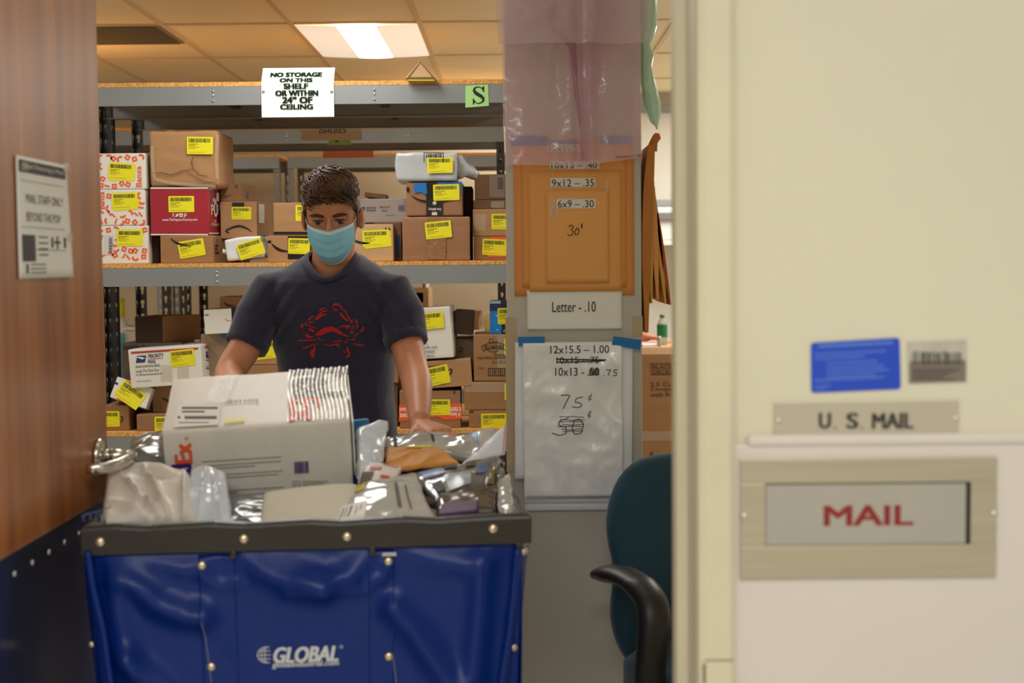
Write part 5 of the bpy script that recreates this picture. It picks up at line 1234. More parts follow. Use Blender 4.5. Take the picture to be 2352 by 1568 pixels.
hang('packing_plastic', 'short pink plastic layer ending high above the long pink sheet', [(ytop, 1140, 1492), (60, 1142, 1488), (110, 1146, 1482)], .075, M_pink2, 4, lambda s: 0, .006)
hang('packing_plastic', 'deep pink folded plastic strip hanging in the centre between the pink layers', [(ytop, 1235, 1440), (60, 1240, 1425), (108, 1300, 1400), (300, 1330, 1362), (372, 1335, 1358)], .028, mat('deep_pink_plastic', (190, 100, 150), .25, alpha=.42, coat=.3, bump=.4, bscale=30), 7, lambda s: 0, .004)
t = thing('packing_plastic', 'mint green plastic bag hanging right of the pink sheets', 'packing plastic', at(1508, 296, 3.62))
M_mint = mat('mint_plastic', (210, 250, 230), .3, alpha=.75, coat=.3, bump=.5, bscale=30)
g = Geo(); rings = []
for y, a, b in ((-120, 1466, 1508), (0, 1468, 1508), (60, 1470, 1507), (85, 1471, 1501), (105, 1470, 1493), (128, 1470, 1502), (155, 1471, 1497), (190, 1473, 1505), (240, 1479, 1516), (262, 1486, 1517), (280, 1495, 1513), (290, 1505, 1511), (297, 1508, 1511)):
    c = at((a + b) / 2, y, 3.62); hw = (b - a) / 2 / FPX * 3.62; n = 28
    rings.append([c + Vector((hw * math.cos(q * 6.2832 / n), (hw * .9 + .012) * math.sin(q * 6.2832 / n) * (1 if hw > .006 else .4), 0)) * (1 + .10 * math.sin(q * 1.9 + y * .03)) for q in range(n)])
g.loft(rings); g.build('plastic_bag', M_mint, t, True)
# manila envelopes hanging edge-on on the right side of the partition
def edge_env(label, path, th, m, y0, y1):
    t = thing('envelope', label, 'envelope', at(*path[-1], (y0 + y1) / 2), 'manila envelopes on the partition side')
    rings = []
    q = lerp_list(path, 14)
    for i, p in enumerate(q):
        c = at(p[0], p[1], 3.6); k = th * (.35 + .65 * math.sin(math.pi * min(1, .15 + i / 15)))
        rings.append([Vector((c.x - k / 2, y0, c.z)), Vector((c.x + k / 2, y0, c.z)), Vector((c.x + k / 2, y1, c.z)), Vector((c.x - k / 2, y1, c.z))])
    g = Geo(); g.loft(rings); bevel(g.build('sheet', m, t), .001)
    return t
M_ed = mat('manila_brown', (190, 118, 48), .65, var=.08, vscale=8); M_el = mat('manila_yellow', (222, 170, 80), .65, var=.05, vscale=8)
e1 = edge_env('thick brown manila envelope against the partition side, twisted top', [(1493, 335), (1486, 440), (1481, 600), (1482, 762)], .026, M_ed, 3.56, 3.80)
g = Geo(); g.tube([at(1497, 345, 3.6), at(1502, 325, 3.6), at(1509, 314, 3.6), at(1510, 306, 3.6)], [.014, .010, .011, .006], 10); g.build('twisted_flap', M_ed, e1, True)
edge_env('thin pale manila envelope next to the thick brown one', [(1497, 418), (1492, 560), (1494, 696)], .012, M_el, 3.57, 3.82)
edge_env('golden manila envelope in the middle of the hanging fan', [(1498, 430), (1503, 560), (1509, 688)], .016, M_man[2], 3.58, 3.80)
edge_env('yellowish manila envelope leaning out, second outermost of the hanging fan', [(1502, 450), (1514, 560), (1529, 696)], .015, M_el, 3.60, 3.86)
edge_env('dark orange manila envelope, outermost of the hanging fan', [(1509, 488), (1523, 590), (1540, 700)], .012, mat('manila_rust', (176, 84, 34), .65), 3.60, 3.86)

# ------------------------------------------------------------------ office beyond the partition
t = thing('tall_box', 'big brown appliance box behind the chair, right of the partition', 'box', (.86, 7.2, 0))
bb = px_carton('appliance_box', 'brown box printed with an outlined name, stacked right of the partition', 1440, 812, 1790, 1066, 6.98, .5, KR['mid'], wear=.003, seed=9)
bpy.data.objects.remove(t)
zb = (bb['M'] @ Vector((0, 0, 0))).z
lb = px_carton('appliance_box', 'brown box under the printed appliance box, mostly hidden by the chair', 1440, 1066, 1790, 1240, 6.98, .5, KR['dark'], z0=0.0)
bb['M'] = bb['M']
F = bb['front']; F = Face(F.O + F.N * .001, F.U, F.V); g = Geo()
g.stroke(F, [(1495, 835), (1562, 835), (1562, 860), (1495, 860), (1495, 835)], .004); g.text(F, 'BLACK+', 1499, 838, 1556, 847, .0006, 0, .02); g.text(F, 'DECKER', 1499, 849, 1556, 858, .0006, 0, .02)
for s_, a, b, c in (('2.5 Cu. Ft.', 877, 1572, 887), ('Compact', 889, 1556, 899), ('with Freezer', 901, 1580, 911)): g.text(F, s_, 1494, a, c and b, c, .0006, 0, .01)
g.pxrect(F, 1494, 1038, 1500, 1052, .0006); g.build('printing', mat('brown_ink', (84, 56, 34), .7), bb['t'])
g = Geo(); g.pxrect(F, 1442, 990, 1788, 1012, .0008); g.build('packing_tape', M_ctape, bb['t'])
g = Geo(); g.pxrect(F, 1494, 1056, 1512, 1062, .0009); g.build('paper_sticker', M_paper, bb['t'])
# desk with bottle, papers
DZ = at(1505, 797, 8.3).z
t = thing('desk', 'tan topped office desk beyond the appliance box', 'desk', (1.3, 8.75, 0))
g = Geo(); g.box((1.3, 8.75, DZ - .0125), (1.3, .9, .025)); bevel(g.build('desk_top', KR['pale'], t), .004)
for x in (.72, 1.88):
    g = Geo(); g.box((x, 8.75, (DZ - .025) / 2), (.04, .8, DZ - .025)); g.build('leg', M_trim, t)
t = thing('bottle', 'clear plastic bottle with green cap and green label on the office desk', 'bottle', at(1521, 797, 8.5))
c = Vector((at(1521, 780, 8.5).x, 8.5, DZ)); hb = at(1521, 722, 8.5).z - DZ
M_clear = mat('clear_plastic', (206, 222, 214), .12, trans=.6); M_grn = mat('green_label', (24, 112, 66), .4)
g = Geo(); k = hb / .21
g.tube([c + Vector((0, 0, z * k)) for z in (0, .012, .06, .13, .16, .18, .192)], [.026, .031, .031, .031, .024, .013, .012], 20); g.build('bottle_body', M_clear, t, True)
g = Geo(); g.tube([c + Vector((0, 0, z * k)) for z in (.055, .14)], [.0318, .0318], 20, cap=False); g.build('label_band', M_grn, t, True)
g = Geo(); g.tube([c + Vector((0, 0, z * k)) for z in (.190, .21)], [.0145, .0145], 16); g.build('cap', M_grn, t, True)
t = thing('jar', 'small grey canister beside the green-capped bottle', 'jar', Vector((at(1514, 790, 8.36).x, 8.36, DZ)))
g = Geo(); g.tube([ORG[t.name] + Vector((0, 0, z)) for z in (0, .055, .06)], [.014, .014, .011], 16); g.build('jar_body', M_alu2, t, True)
for lab, x, y, m in (('white paper stack at the near edge of the office desk', 1496, 8.42, M_paper), ('pink paper slip lying on the office desk papers', 1489, 8.6, mat('pink_paper', (214, 150, 160), .7))):
    t = thing('paper_sheet', lab, 'paper', Vector((at(x, 790, y).x, y, DZ))); g = Geo(); g.box(ORG[t.name] + Vector((0, 0, .006)), (.11, .14, .012)); g.build('sheet', m, t)
# cabinet with printer on the back wall
t = thing('wall_cabinet', 'white wall shelf unit holding the printer in the office', 'shelf', (1.3, 9.6, 1.3))
zs = at(1515, 552, 9.4).z
g = Geo(); g.box((1.35, 9.58, zs - .015), (1.2, .42, .03)); g.build('shelf_board', M_white, t)
for x in (.82, 1.9):
    g = Geo(); g.box((x, 9.62, zs - .12), (.03, .34, .18)); g.build('bracket', M_white, t)
t = thing('printer', 'white and grey printer on the office wall shelf', 'printer', (1.13, 9.56, zs))
g = Geo(); g.box((1.13, 9.57, zs + .11), (.42, .34, .22)); bevel(g.build('printer_body', mat('printer_white', (224, 224, 220), .5), t), .02, 3)
g = Geo(); g.box((1.13, 9.39, zs + .16), (.36, .05, .04)); g.build('paper_slot', mat('printer_grey', (120, 122, 124), .5), t)
g = Geo(); g.box((1.13, 9.57, zs + .245), (.40, .30, .05)); bevel(g.build('scanner_lid', mat('printer_grey2', (150, 152, 152), .5), t), .01, 3)
# grey valance rail high on the office wall
g = Geo(); g.box((1.4, 9.76, at(1505, 247, 9.74).z), (2.6, .06, .05)); struct(g.build('trim_7', mat('grey_rail', (150, 148, 142), .5)))

# ------------------------------------------------------------------ office chair
M_teal = mat('teal_fabric', (20, 62, 82), .85, var=.08, vscale=40, bump=.3, bscale=500, sheen=.15)
M_plas = mat('black_plastic', (34, 32, 31), .42, bump=.08, bscale=300)
ch_t = thing('office_chair', 'teal fabric office chair with black curved armrest, half hidden by the door frame', 'chair', (.48, 3.15, 0))
ang = math.radians(30); fw = Vector((math.sin(ang), -math.cos(ang), 0)); rt = Vector((math.cos(ang), math.sin(ang), 0))   # seat looks along fw
Bc = Vector((.402, 3.36, 0))
g = Geo(); N1, N2 = 40, 26
zt_, zb_ = .945, .425
def back(s, q, side):
    th = q * math.pi; ph = s * 2 * math.pi
    z = (zt_ + zb_) / 2 + (zt_ - zb_) / 2 * math.cos(th)
    hw = .238 * (math.sin(th) ** .52) * (1 + .06 * math.cos(th * 1.0) - .05 * math.exp(-((z - .70) / .06) ** 2))
    cx, sx = math.cos(ph), math.sin(ph)
    u = hw * (abs(cx) ** .8) * (1 if cx > 0 else -1); d = .045 * (math.sin(th) ** .5) * (abs(sx) ** .7) * (1 if sx > 0 else -1)
    return Bc + rt * u + fw * (d + .35 * u * u + .03 * math.exp(-((z - .68) / .10) ** 2)) + Vector((0, 0, z))
g.grid(lambda s, q: back(s, .004 + q * .992, 0), N1, N2); g.build('backrest', M_teal, ch_t, True)
sc_ = Bc + fw * .26
g = Geo(); rings = []
for z, k in ((.43, .9), (.44, 1), (.49, 1), (.51, .92), (.515, .7)):
    rings.append([sc_ + rt * (.25 * k * math.copysign(abs(math.cos(a)) ** .5, math.cos(a))) + fw * (.24 * k * math.copysign(abs(math.sin(a)) ** .5, math.sin(a))) + Vector((0, 0, z)) for a in [i * math.pi / 16 for i in range(32)]])
g.loft(rings); g.build('seat', M_teal, ch_t, True)
g = Geo(); g.tube([sc_ + Vector((0, 0, .43)), sc_ + Vector((0, 0, .10))], .03, 14); g.build('gas_column', M_plas, ch_t, True)
for k in range(5):
    a = k * 1.2566 + .3; d = Vector((math.cos(a), math.sin(a), 0))
    g = Geo(); g.tube([sc_ + Vector((0, 0, .11)), sc_ + d * .15 + Vector((0, 0, .10)), sc_ + d * .27 + Vector((0, 0, .075))], [.03, .022, .018], 10); b_ = g.build('base_leg', M_plas, ch_t, True)
    g = Geo(); c = sc_ + d * .27 + Vector((0, 0, .03)); n_ = Vector((-d.y, d.x, 0)); g.tube([c - n_ * .02, c + n_ * .02], .03, 14); g.build('caster', M_plas, b_)
g = Geo(); g.tube([Bc - fw * .03 + Vector((0, 0, .62)), Bc - fw * .05 + Vector((0, 0, .45)), sc_ - fw * .15 + Vector((0, 0, .41))], [(.035, .012)] * 3, 8); g.build('back_bar', M_plas, ch_t, True)
for s in (-1, 1):
    off = rt * (.245 * s)
    if s < 0: pts = [at(1368, 1318, 3.12), at(1388, 1316, 3.10), at(1425, 1318, 3.05), at(1465, 1338, 2.99), at(1498, 1378, 2.94), at(1505, 1425, 2.92), at(1498, 1490, 2.93), at(1490, 1560, 2.97)]
    else:
        d0 = rt * .53; pts = [at(1368, 1318, 3.12) + d0, at(1388, 1316, 3.10) + d0, at(1425, 1318, 3.05) + d0, at(1465, 1338, 2.99) + d0, at(1498, 1378, 2.94) + d0, at(1505, 1425, 2.92) + d0, at(1498, 1490, 2.93) + d0, at(1490, 1560, 2.97) + d0]
    pts.append(Vector((pts[-1].x, pts[-1].y, .46)) + rt * (-.02 * s)); pts.append(Vector((pts[-1].x, pts[-1].y, .435)) - rt * (.12 * s))
    q = []
    for i in range(len(pts) - 1):
        for k in range(4): q.append(pts[i].lerp(pts[i + 1], k / 4))
    q.append(pts[-1])
    for _ in range(3): q = [q[0]] + [(q[i - 1] + q[i] * 2 + q[i + 1]) / 4 for i in range(1, len(q) - 1)] + [q[-1]]
    n = len(q); g = Geo()
    rad = []
    for i in range(n):
        s_ = i / (n - 1); k = min(1, .55 + s_ * 3.0)
        rad.append((.020 * k + .006 * (s_ > .35), .036 * min(1, .5 + s_ * 3)))
    g.tube(q, rad, 18); g.build('armrest', M_plas, ch_t, True)

# ------------------------------------------------------------------ troffer, vent
def troffer(label, x0, x1, y0, y1):
    t = thing('ceiling_light', label, 'light', ((x0 + x1) / 2, (y0 + y1) / 2, CEIL - .01))
    z = CEIL; g = Geo(); cx = (x0 + x1) / 2
    def f(s, q): 
        x = x0 + (x1 - x0) * s; return Vector((x, y0 + (y1 - y0) * q, z - .006 - .012 * (1 - abs(2 * s - 1)) ** .6))
    g.grid(f, 24, 4, flip=True); g.build('reflector_pan', mat('white_enamel_reflector', (250, 244, 230), .5, emit=.55), t, True)
    g = Geo(); hw = (x1 - x0) * .165; rings = []
    for y in (y0 + .02, y1 - .02): rings.append([Vector((cx + hw * math.cos(a), y, z - .014 - .007 * math.sin(a))) for a in [math.pi * i / 10 for i in range(11)]])
    g.loft(rings); g.build('diffuser', mat('lit_diffuser', (255, 246, 226), .5, emit=7.0), t, True)
    return t
troffer('lit ceiling light panel above the rear racks', -1.022, -.438, 6.835, 7.895)
t = thing('ceiling_vent', 'grey return air grille in the ceiling at upper left', 'vent', (-1.95, 7.1, CEIL - .01))
g = Geo(); g.box((-1.95, 7.1, CEIL - .006), (.57, .55, .006)); g.build('grille_frame', mat('grey_vent', (150, 138, 120), .6), t)
g = Geo()
for k in range(16): g.box((-1.95, 6.85 + k * .033, CEIL - .012), (.54, .012, .006))
g.build('slats', mat('vent_slat', (120, 110, 96), .6), t)
# folded brown triangle of cardboard on the rack top
t = thing('cardboard_wedge', 'brown cardboard triangle standing on the top board of the front rack', 'cardboard', at(967, 188, 5.32))
zt2 = ZT; A = Vector((at(930, 187, 5.245).x, 5.245, zt2)); Bq = Vector((at(1002, 187, 5.245).x, 5.245, zt2)); Cq = at(965, 140, 5.245)
g = Geo(); d = Vector((0, .34, 0))
g.add([A, Bq, Cq, A + d, Bq + d, Cq + d], [(0, 1, 2), (5, 4, 3), (0, 3, 4, 1), (1, 4, 5, 2), (2, 5, 3, 0)]); bevel(g.build('wedge_body', KR['pale'], t), .006, 3)
g = Geo(); Fw = Face((0, 5.2435, 0), (1, 0, 0), (0, 0, 1)); g.pxrect(Fw, 936, 182, 998, 186, .0006); g.build('yellow_edge', mat('olive_yellow', (170, 160, 40), .6), t)
g = Geo(); g.stroke(Fw, [(932, 184), (948, 164), (965, 143), (983, 163), (1000, 184)], .004, .0006); g.build('fold_line', KR['dark'], t)

# ------------------------------------------------------------------ the man behind the cart
M_skin = mat('skin', (204, 138, 104), .48, var=.06, vscale=14, bump=.06, bscale=160, sss=.12)
M_shirt = mat('navy_heather_jersey', (40, 39, 64), .9, var=.16, vscale=220, bump=.25, bscale=420, sheen=.25)
M_hair = mat('brown_hair', (84, 54, 32), .38, var=.75, vscale=24, spec=.35)
M_mask = mat('light_blue_mask', (140, 206, 236), .8, var=.03, vscale=30, bump=.1, bscale=300)
M_maskw = mat('white_mask_edge', (214, 228, 232), .8)
def remesh(g, name, m, parent, vox, smooth_it=4, fac=.5):
    o = g.build(name, m, parent, True)
    r = o.modifiers.new('r', 'REMESH'); r.mode = 'VOXEL'; r.voxel_size = vox; r.use_smooth_shade = True
    s = o.modifiers.new('s', 'SMOOTH'); s.factor = fac; s.iterations = smooth_it
    bpy.context.view_layer.update()
    dg = bpy.context.evaluated_depsgraph_get(); me = bpy.data.meshes.new_from_object(o.evaluated_get(dg))
    old = o.data; o.modifiers.clear(); o.data = me; bpy.data.meshes.remove(old)
    me.polygons.foreach_set('use_smooth', [True] * len(me.polygons))
    return o
def ell(c, rx, ry, n=28, p=2.3, X=Vector((1, 0, 0)), Y=Vector((0, 1, 0))):
    out = []
    for i in range(n):
        a = 2 * math.pi * i / n; ca, sa = math.cos(a), math.sin(a)
        out.append(Vector(c) + X * (rx * math.copysign(abs(ca) ** (2 / p), ca)) + Y * (ry * math.copysign(abs(sa) ** (2 / p), sa)))
    return out
def limb(g, pts, rad, n=18, sub=4):
    """smooth tapering limb through joints, rounded ends"""
    P = []; Rr = []
    k = len(pts)
    for i in range(k - 1):
        p0, p1, p2, p3 = pts[max(i - 1, 0)], pts[i], pts[i + 1], pts[min(i + 2, k - 1)]
        for j in range(sub):
            s = j / sub
            P.append((p1 * 2 + (p2 - p0) * s + (p0 * 2 - p1 * 5 + p2 * 4 - p3) * s * s + (p1 * 3 - p0 - p2 * 3 + p3) * s ** 3) * .5); Rr.append(rad[i] + (rad[i + 1] - rad[i]) * s)
    P.append(pts[-1]); Rr.append(rad[-1])
    a = (P[0] - P[1]).normalized(); b = (P[-1] - P[-2]).normalized()
    P = [P[0] + a * Rr[0] * .8] + P + [P[-1] + b * Rr[-1] * .8]; Rr = [Rr[0] * .45] + Rr + [Rr[-1] * .45]
    g.tube(P, Rr, n)
HC = at(763, 488, 3.78); HS = .925; HT = math.radians(17); HR = math.radians(-1.5)
HM = Matrix.Translation(HC) @ Matrix.Rotation(HR, 4, 'Y') @ Matrix.Rotation(HT, 4, 'X') @ Matrix.Scale(HS, 4)
def H(x, f, z): return HM @ Vector((x, -f, z - .118))      # head space: x right in the picture, f forward, z up from the chin
def person_head(g, H):
    # rings: z, half width, front, back, squareness
    R_ = [(-.012, .020, .062, -.010, 2.2), (-.004, .034, .076, -.004, 2.2), (.012, .044, .083, .006, 2.3), (.030, .053, .086, .022, 2.4), (.050, .0605, .087, .045, 2.4), (.070, .0655, .088, .070, 2.4),
          (.088, .069, .088, .084, 2.4), (.104, .0715, .086, .092, 2.4), (.118, .0725, .085, .096, 2.35), (.132, .074, .090, .099, 2.3), (.150, .0755, .093, .100, 2.25), (.168, .0755, .091, .099, 2.2), (.186, .073, .084, .094, 2.15), (.203, .066, .071, .084, 2.1), (.217, .053, .052, .066, 2.0), (.227, .035, .030, .042, 2.0), (.2315, .014, .010, .016, 2.0)]
    rings = []
    for z, hw, f, b, p in R_:
        n = 44; r = []
        for i in range(n):
            a = 2 * math.pi * i / n; ca, sa = math.cos(a), math.sin(a)
            x = hw * math.copysign(abs(ca) ** (2 / p), ca); y = math.copysign(abs(sa) ** (2 / p), sa)
            ff = y * f if y > 0 else y * b
            if y > 0:       # eye sockets and temples
                for ex in (-.032, .032):
                    ff -= .015 * math.exp(-((x - ex) / .016) ** 2 - ((z - .117) / .012) ** 2)
                ff += .006 * math.exp(-((abs(x) - .028) / .026) ** 2 - ((z - .136) / .008) ** 2)
                ff += .006 * math.exp(-((abs(x) - .045) / .016) ** 2 - ((z - .088) / .014) ** 2)
            r.append(H(x, ff, z))
        rings.append(r)
    g.loft(rings)
    # nose
    nr = [(.128, .008, .088, .090), (.116, .0085, .086, .097), (.104, .0105, .084, .104), (.092, .013, .083, .111), (.082, .0165, .083, .114), (.075, .016, .082, .109), (.071, .010, .082, .098)]
    g.loft([[H(w_ * math.cos(a), f0 - .012 + (f1 - f0 + .012) * max(0, math.sin(a)) ** .8 - .012 * (math.sin(a) < -.1), z) for a in [2 * math.pi * i / 16 for i in range(16)]] for z, w_, f0, f1 in nr])
    # lips and chin under the mask
    g.ball(H(0, .086, .044), .018 * HS, 12, 8); g.ball(H(0, .078, .012), .020 * HS, 12, 8)
    # upper lids, heavy because he looks down
    for s in (-1, 1):
        for (z0, arch, rr_) in ((.1185, .0050, .0034), (.1105, -.0030, .0022)):
            pts = [H(s * .032 + .0165 * math.cos(a), .0775 + .0085 * math.sin(a) - .001, z0 + arch * math.sin(a) * .8) for a in [math.pi * (i + .3) / 8.6 for i in range(9)]]
            g.tube(pts, [rr_ * (.55 + .45 * math.sin(math.pi * i / 8)) for i in range(9)], 8)
    # ears
    for s in (-1, 1):
        for (x, f, z, rx, rf, rz) in ((.0815, -.006, .100, .0085, .016, .028), (.079, .000, .078, .0065, .010, .012)):
            for k in range(1):
                g.ball(H(s * x, f, z), (rx * HS, rf * HS, rz * HS), 14, 10, 0, (Matrix.Rotation(HT, 4, 'X') @ Matrix.Rotation(s * .35, 4, 'Z')))
        rim_ = [H(s * (.0855 + .005 * math.sin(math.pi * i / 9)), -.004 - .017 * math.sin(i / 9 * math.pi) + .006, .128 - .058 * i / 9) for i in range(10)]
        g.tube(rim_, .0034, 8)
def person_hand(g, wrist, fwd, up, side, scale=1.0, curl=.35, thumb=1, spread=.10):
    """palm, four unequal bent fingers and a thumb; fwd along the fingers, up = back of the hand, side = towards the index"""
    s = scale
    g.loft([ell(wrist + fwd * (a * s) + up * (h * s), w_ * s, t_ * s, 16, 2.6, side, up) for a, w_, t_, h in ((-.01, .026, .019, 0), (.015, .030, .018, .001), (.045, .039, .0155, .002), (.075, .042, .014, .002), (.092, .040, .012, .000))])
    for k, (o_, L, r) in enumerate(((.030, .072, .0092), (.010, .080, .0095), (-.011, .074, .009), (-.030, .058, .0078))):
        a = wrist + fwd * (.084 * s) + side * (o_ * s) + up * (.001 * s)
        d = (fwd + side * (spread * (o_ / .03))).normalized(); c = curl * (1 + .12 * k); pts = [a - d * .015 * s, a]
        an = .10
        for q in (.45, .30, .25):
            an += c * .7; dd = d * math.cos(an) - up * math.sin(an); pts.append(pts[-1] + dd * (L * q * s))
        limb(g, pts, [r * s * 1.02, r * s, r * s * .95, r * s * .86, r * s * .72], 12, 3)
    t0 = wrist + fwd * (.022 * s) + side * (.026 * s * thumb)
    d = (fwd * .62 + side * (.72 * thumb) - up * .25).normalized()
    limb(g, [t0 - d * .01 * s, t0 + d * .028 * s, t0 + d * .058 * s - up * .004 * s + fwd * .006 * s, t0 + d * .080 * s - up * .008 * s + fwd * .016 * s], [.014 * s, .0125 * s, .0105 * s, .0082 * s], 12, 3)

SY = 3.80                                    # depth of the shoulders
cx = at(758, 660, SY).x
man = thing('person', 'curly haired man in navy crab T-shirt and blue face mask, leaning on the cart', 'person', (cx, 4.0, 0))
g = Geo()
person_head(g, H)
zc = lambda py, Y: at(762, py, Y).z
# neck and trunk
nb = Vector((cx, SY + .03, zc(640, SY)))
limb(g, [nb + Vector((0, .02, -.06)), nb + Vector((0, .0, .0)), H(0, -.012, .035), H(0, -.02, .09)], [.066, .058, .0545, .052], 24)
for s_ in (-1, 1): limb(g, [nb + Vector((s_ * .10, .03, -.04)), nb + Vector((s_ * .045, .035, .0)), H(s_ * .020, -.035, .05)], [.022, .026, .028])
TR = [(1.345, .11, .060, SY + .02), (1.31, .155, .085, SY + .03), (1.26, .155, .105, SY + .04), (1.17, .145, .110, SY + .07), (1.06, .135, .105, SY + .11), (.95, .142, .108, SY + .15), (.88, .150, .112, SY + .17), (.82, .13, .10, SY + .17)]
g.loft([ell((cx, y, z), a, b, 32) for z, a, b, y in TR])
# arms
Lsh, Lel = at(620, 672, SY + .01), at(528, 856, 3.70)
Lwr = at(560, 985, 3.36); 
Rsh, Rel, Rwr = at(905, 672, SY + .01), at(948, 846, 3.69), at(963, 966, 3.42)
Lse, Rse = at(567, 790, 3.755), at(933, 784, 3.755)
limb(g, [Lsh, Lse, Lel, Lel.lerp(Lwr, .35) + Vector((-.004, 0, 0)), Lwr], [.050, .044, .040, .040, .026])
limb(g, [Rsh, Rse, Rel, Rel.lerp(Rwr, .35) + Vector((.006, 0, 0)), Rwr], [.050, .044, .040, .039, .0255])
person_hand(g, Lwr + Vector((0, -.01, -.01)), Vector((.35, -.75, -.45)).normalized(), Vector((.1, -.45, .85)).normalized(), Vector((.9, .35, .1)).normalized(), 1.0, .4, 1)
fw_ = (at(1060, 1008, 3.27) - at(975, 978, 3.40)).normalized(); sd_ = fw_.cross(Vector((0, 0, 1))).normalized() * -1; up_ = fw_.cross(sd_).normalized()
if up_.z < 0: up_ = -up_
person_hand(g, Rwr + Vector((.004, -.012, -.012)), fw_, up_, sd_ * -1 if sd_.y > 0 else sd_, .98, .22, 1)
# hips, legs, feet (behind the cart)
for s in (-1, 1):
    hp = Vector((cx + s * .085, SY + .17, .86)); kn = Vector((cx + s * .10, SY + .15, .47)); an = Vector((cx + s * .11, SY + .22, .09))
    limb(g, [hp, hp.lerp(kn, .5), kn, kn.lerp(an, .35), an], [.085, .075, .056, .054, .038])
    limb(g, [an + Vector((0, .04, -.05)), an + Vector((0, -.06, -.052)), an + Vector((s * .01, -.16, -.06))], [.036, .036, .028])
body = remesh(g, 'body', M_skin, man, .0036, 5, .5)
# eyes, brows
for s in (-1, 1):
    g = Geo(); c = H(s * .032, .0715, .1145); g.ball(c, .0128 * HS, 18, 12)
    e = g.build('eye', mat('eye_white', (150, 128, 114), .4), body, True)
    g = Geo(); g.ball(H(s * .0318, .0826, .1128), (.0066 * HS, .0030 * HS, .0056 * HS), 14, 8); g.build('iris', mat('dark_brown_iris', (24, 16, 12), .35), body, True)
    g = Geo(); g.tube([H(s * .032 + .0150 * math.cos(a), .0815 + .0070 * math.sin(a), .1165 + .0034 * math.sin(a)) for a in [math.pi * i / 8 for i in range(9)]], [.0011] * 9, 6); g.build('eyelashes', mat('dark_lash', (40, 26, 20), .7), body, True)
    g = Geo(); pts = []; rad = []
    for i in range(9):
        q = i / 8; x = s * (.013 + .040 * q); pts.append(H(x, .0915 - .010 * q * q - .0015, .1315 + .005 * math.sin(q * 2.2) - .004 * q)); rad.append((.0018 + .0028 * math.sin(math.pi * min(1, .25 + q * .75)), .0030))
    g.tube(pts, rad, 8); g.build('eyebrow', mat('dark_brow', (66, 42, 28), .7), body, True)
# hair: a scalp shell plus overlapping wavy locks swept forward and to one side
g = Geo(); rr = random.Random(12)
def scalp(th, ph, lift=0.0):
    """th 0 at crown .. 1 at the hairline, ph round the head (0 = forward)"""
    fwd = math.cos(ph)
    a = th * (1.10 + .62 * (1 - fwd) + .10 * math.exp(-((abs(ph) - 1.25) / .35) ** 2))
    x = math.sin(a) * math.sin(ph) * (.0765 + lift); f = math.sin(a) * math.cos(ph); f = f * (.094 + lift) if f > 0 else f * (.101 + lift)
    z = .132 + math.cos(a) * (.100 + lift)
    return x, f, z
top = lambda th, ph: H(*scalp(th, ph, .002 + .012 * max(0, math.cos(th * 1.45)) * (1 + .3 * math.cos(ph)) + .003 * noise.noise(Vector((th * 6, math.cos(ph) * 3, math.sin(ph) * 3)))))
g.grid(lambda u, v: top(.01 + v * .97, u * 2 * math.pi), 72, 26)
def lock(th, ph, L, wd, di, wave, lift, rise):
    p = []; x, f, z = scalp(th, ph, lift)
    b = Vector((x, f, z)); nrm = Vector((x / .077, f / .095, (z - .132) / .10)).normalized()
    d = Vector(di); d = (d - nrm * d.dot(nrm)).normalized(); sd = nrm.cross(d); k = 7; w0 = rr.uniform(0, 1.2)
    for i in range(k):
        q = i / (k - 1)
        v = b + d * L * q + nrm * (rise * math.sin(q * math.pi * .8) - .35 * L * q * q) + sd * (wave * math.sin(q * 4.5 + w0))
        p.append(H(*v))
    g.tube(p, [(wd * .5 * (1 - .8 * i / (k - 1)) + .0003, wd * (1 - .75 * i / (k - 1)) + .0003) for i in range(k)], 5)
for i in range(2300):
    th = math.sqrt(rr.uniform(.0, 1.0)); ph = rr.uniform(-math.pi, math.pi)
    x, f, z = scalp(th, ph, 0)
    k = max(0, min(1, (z - .160) / .035))
    sw = 1.1 * noise.noise(Vector((x * 26, f * 26, 3))) + .35
    di = Vector((math.sin(sw) + .6 * x / .07, math.cos(sw), -.1)) * k + Vector((rr.uniform(-.15, .15), .30, -1)) * (1 - k)
    L = .011 + .020 * k * rr.uniform(.7, 1.2); lf = .001 + .011 * k * max(.2, math.cos(th * 1.35)) + rr.uniform(0, .003)
    if f > .05 and th > .8: L *= .75
    lock(th * .98, ph, L * (1 + .25 * k), (.0012 + .0022 * k) * rr.uniform(.7, 1.2), di, .0055 * k, lf, .010 * k)
for i in range(110):       # fringe standing off the brow
    ph = rr.uniform(-.95, 1.05); sw = 1.3 * noise.noise(Vector((ph * 3, 1, 5))) + .5
    lock(.90 + rr.uniform(-.12, .08), ph, rr.uniform(.020, .032), rr.uniform(.002, .0034), (math.sin(sw) + ph * .5, .8, rr.uniform(-.5, .2)), .005, .008 + rr.uniform(0, .007), .010)
for s in (-1, 1):          # sideburns
    for i in range(60):
        q = rr.uniform(0, 1); b = H(s * (.0735 + rr.uniform(0, .002)), .028 + rr.uniform(-.012, .012), .146 - q * .056); g.tube([b, b + Vector((s * .001, -.002, -.010))], [.0014, .0004], 4)
g.build('hair', M_hair, man, True)
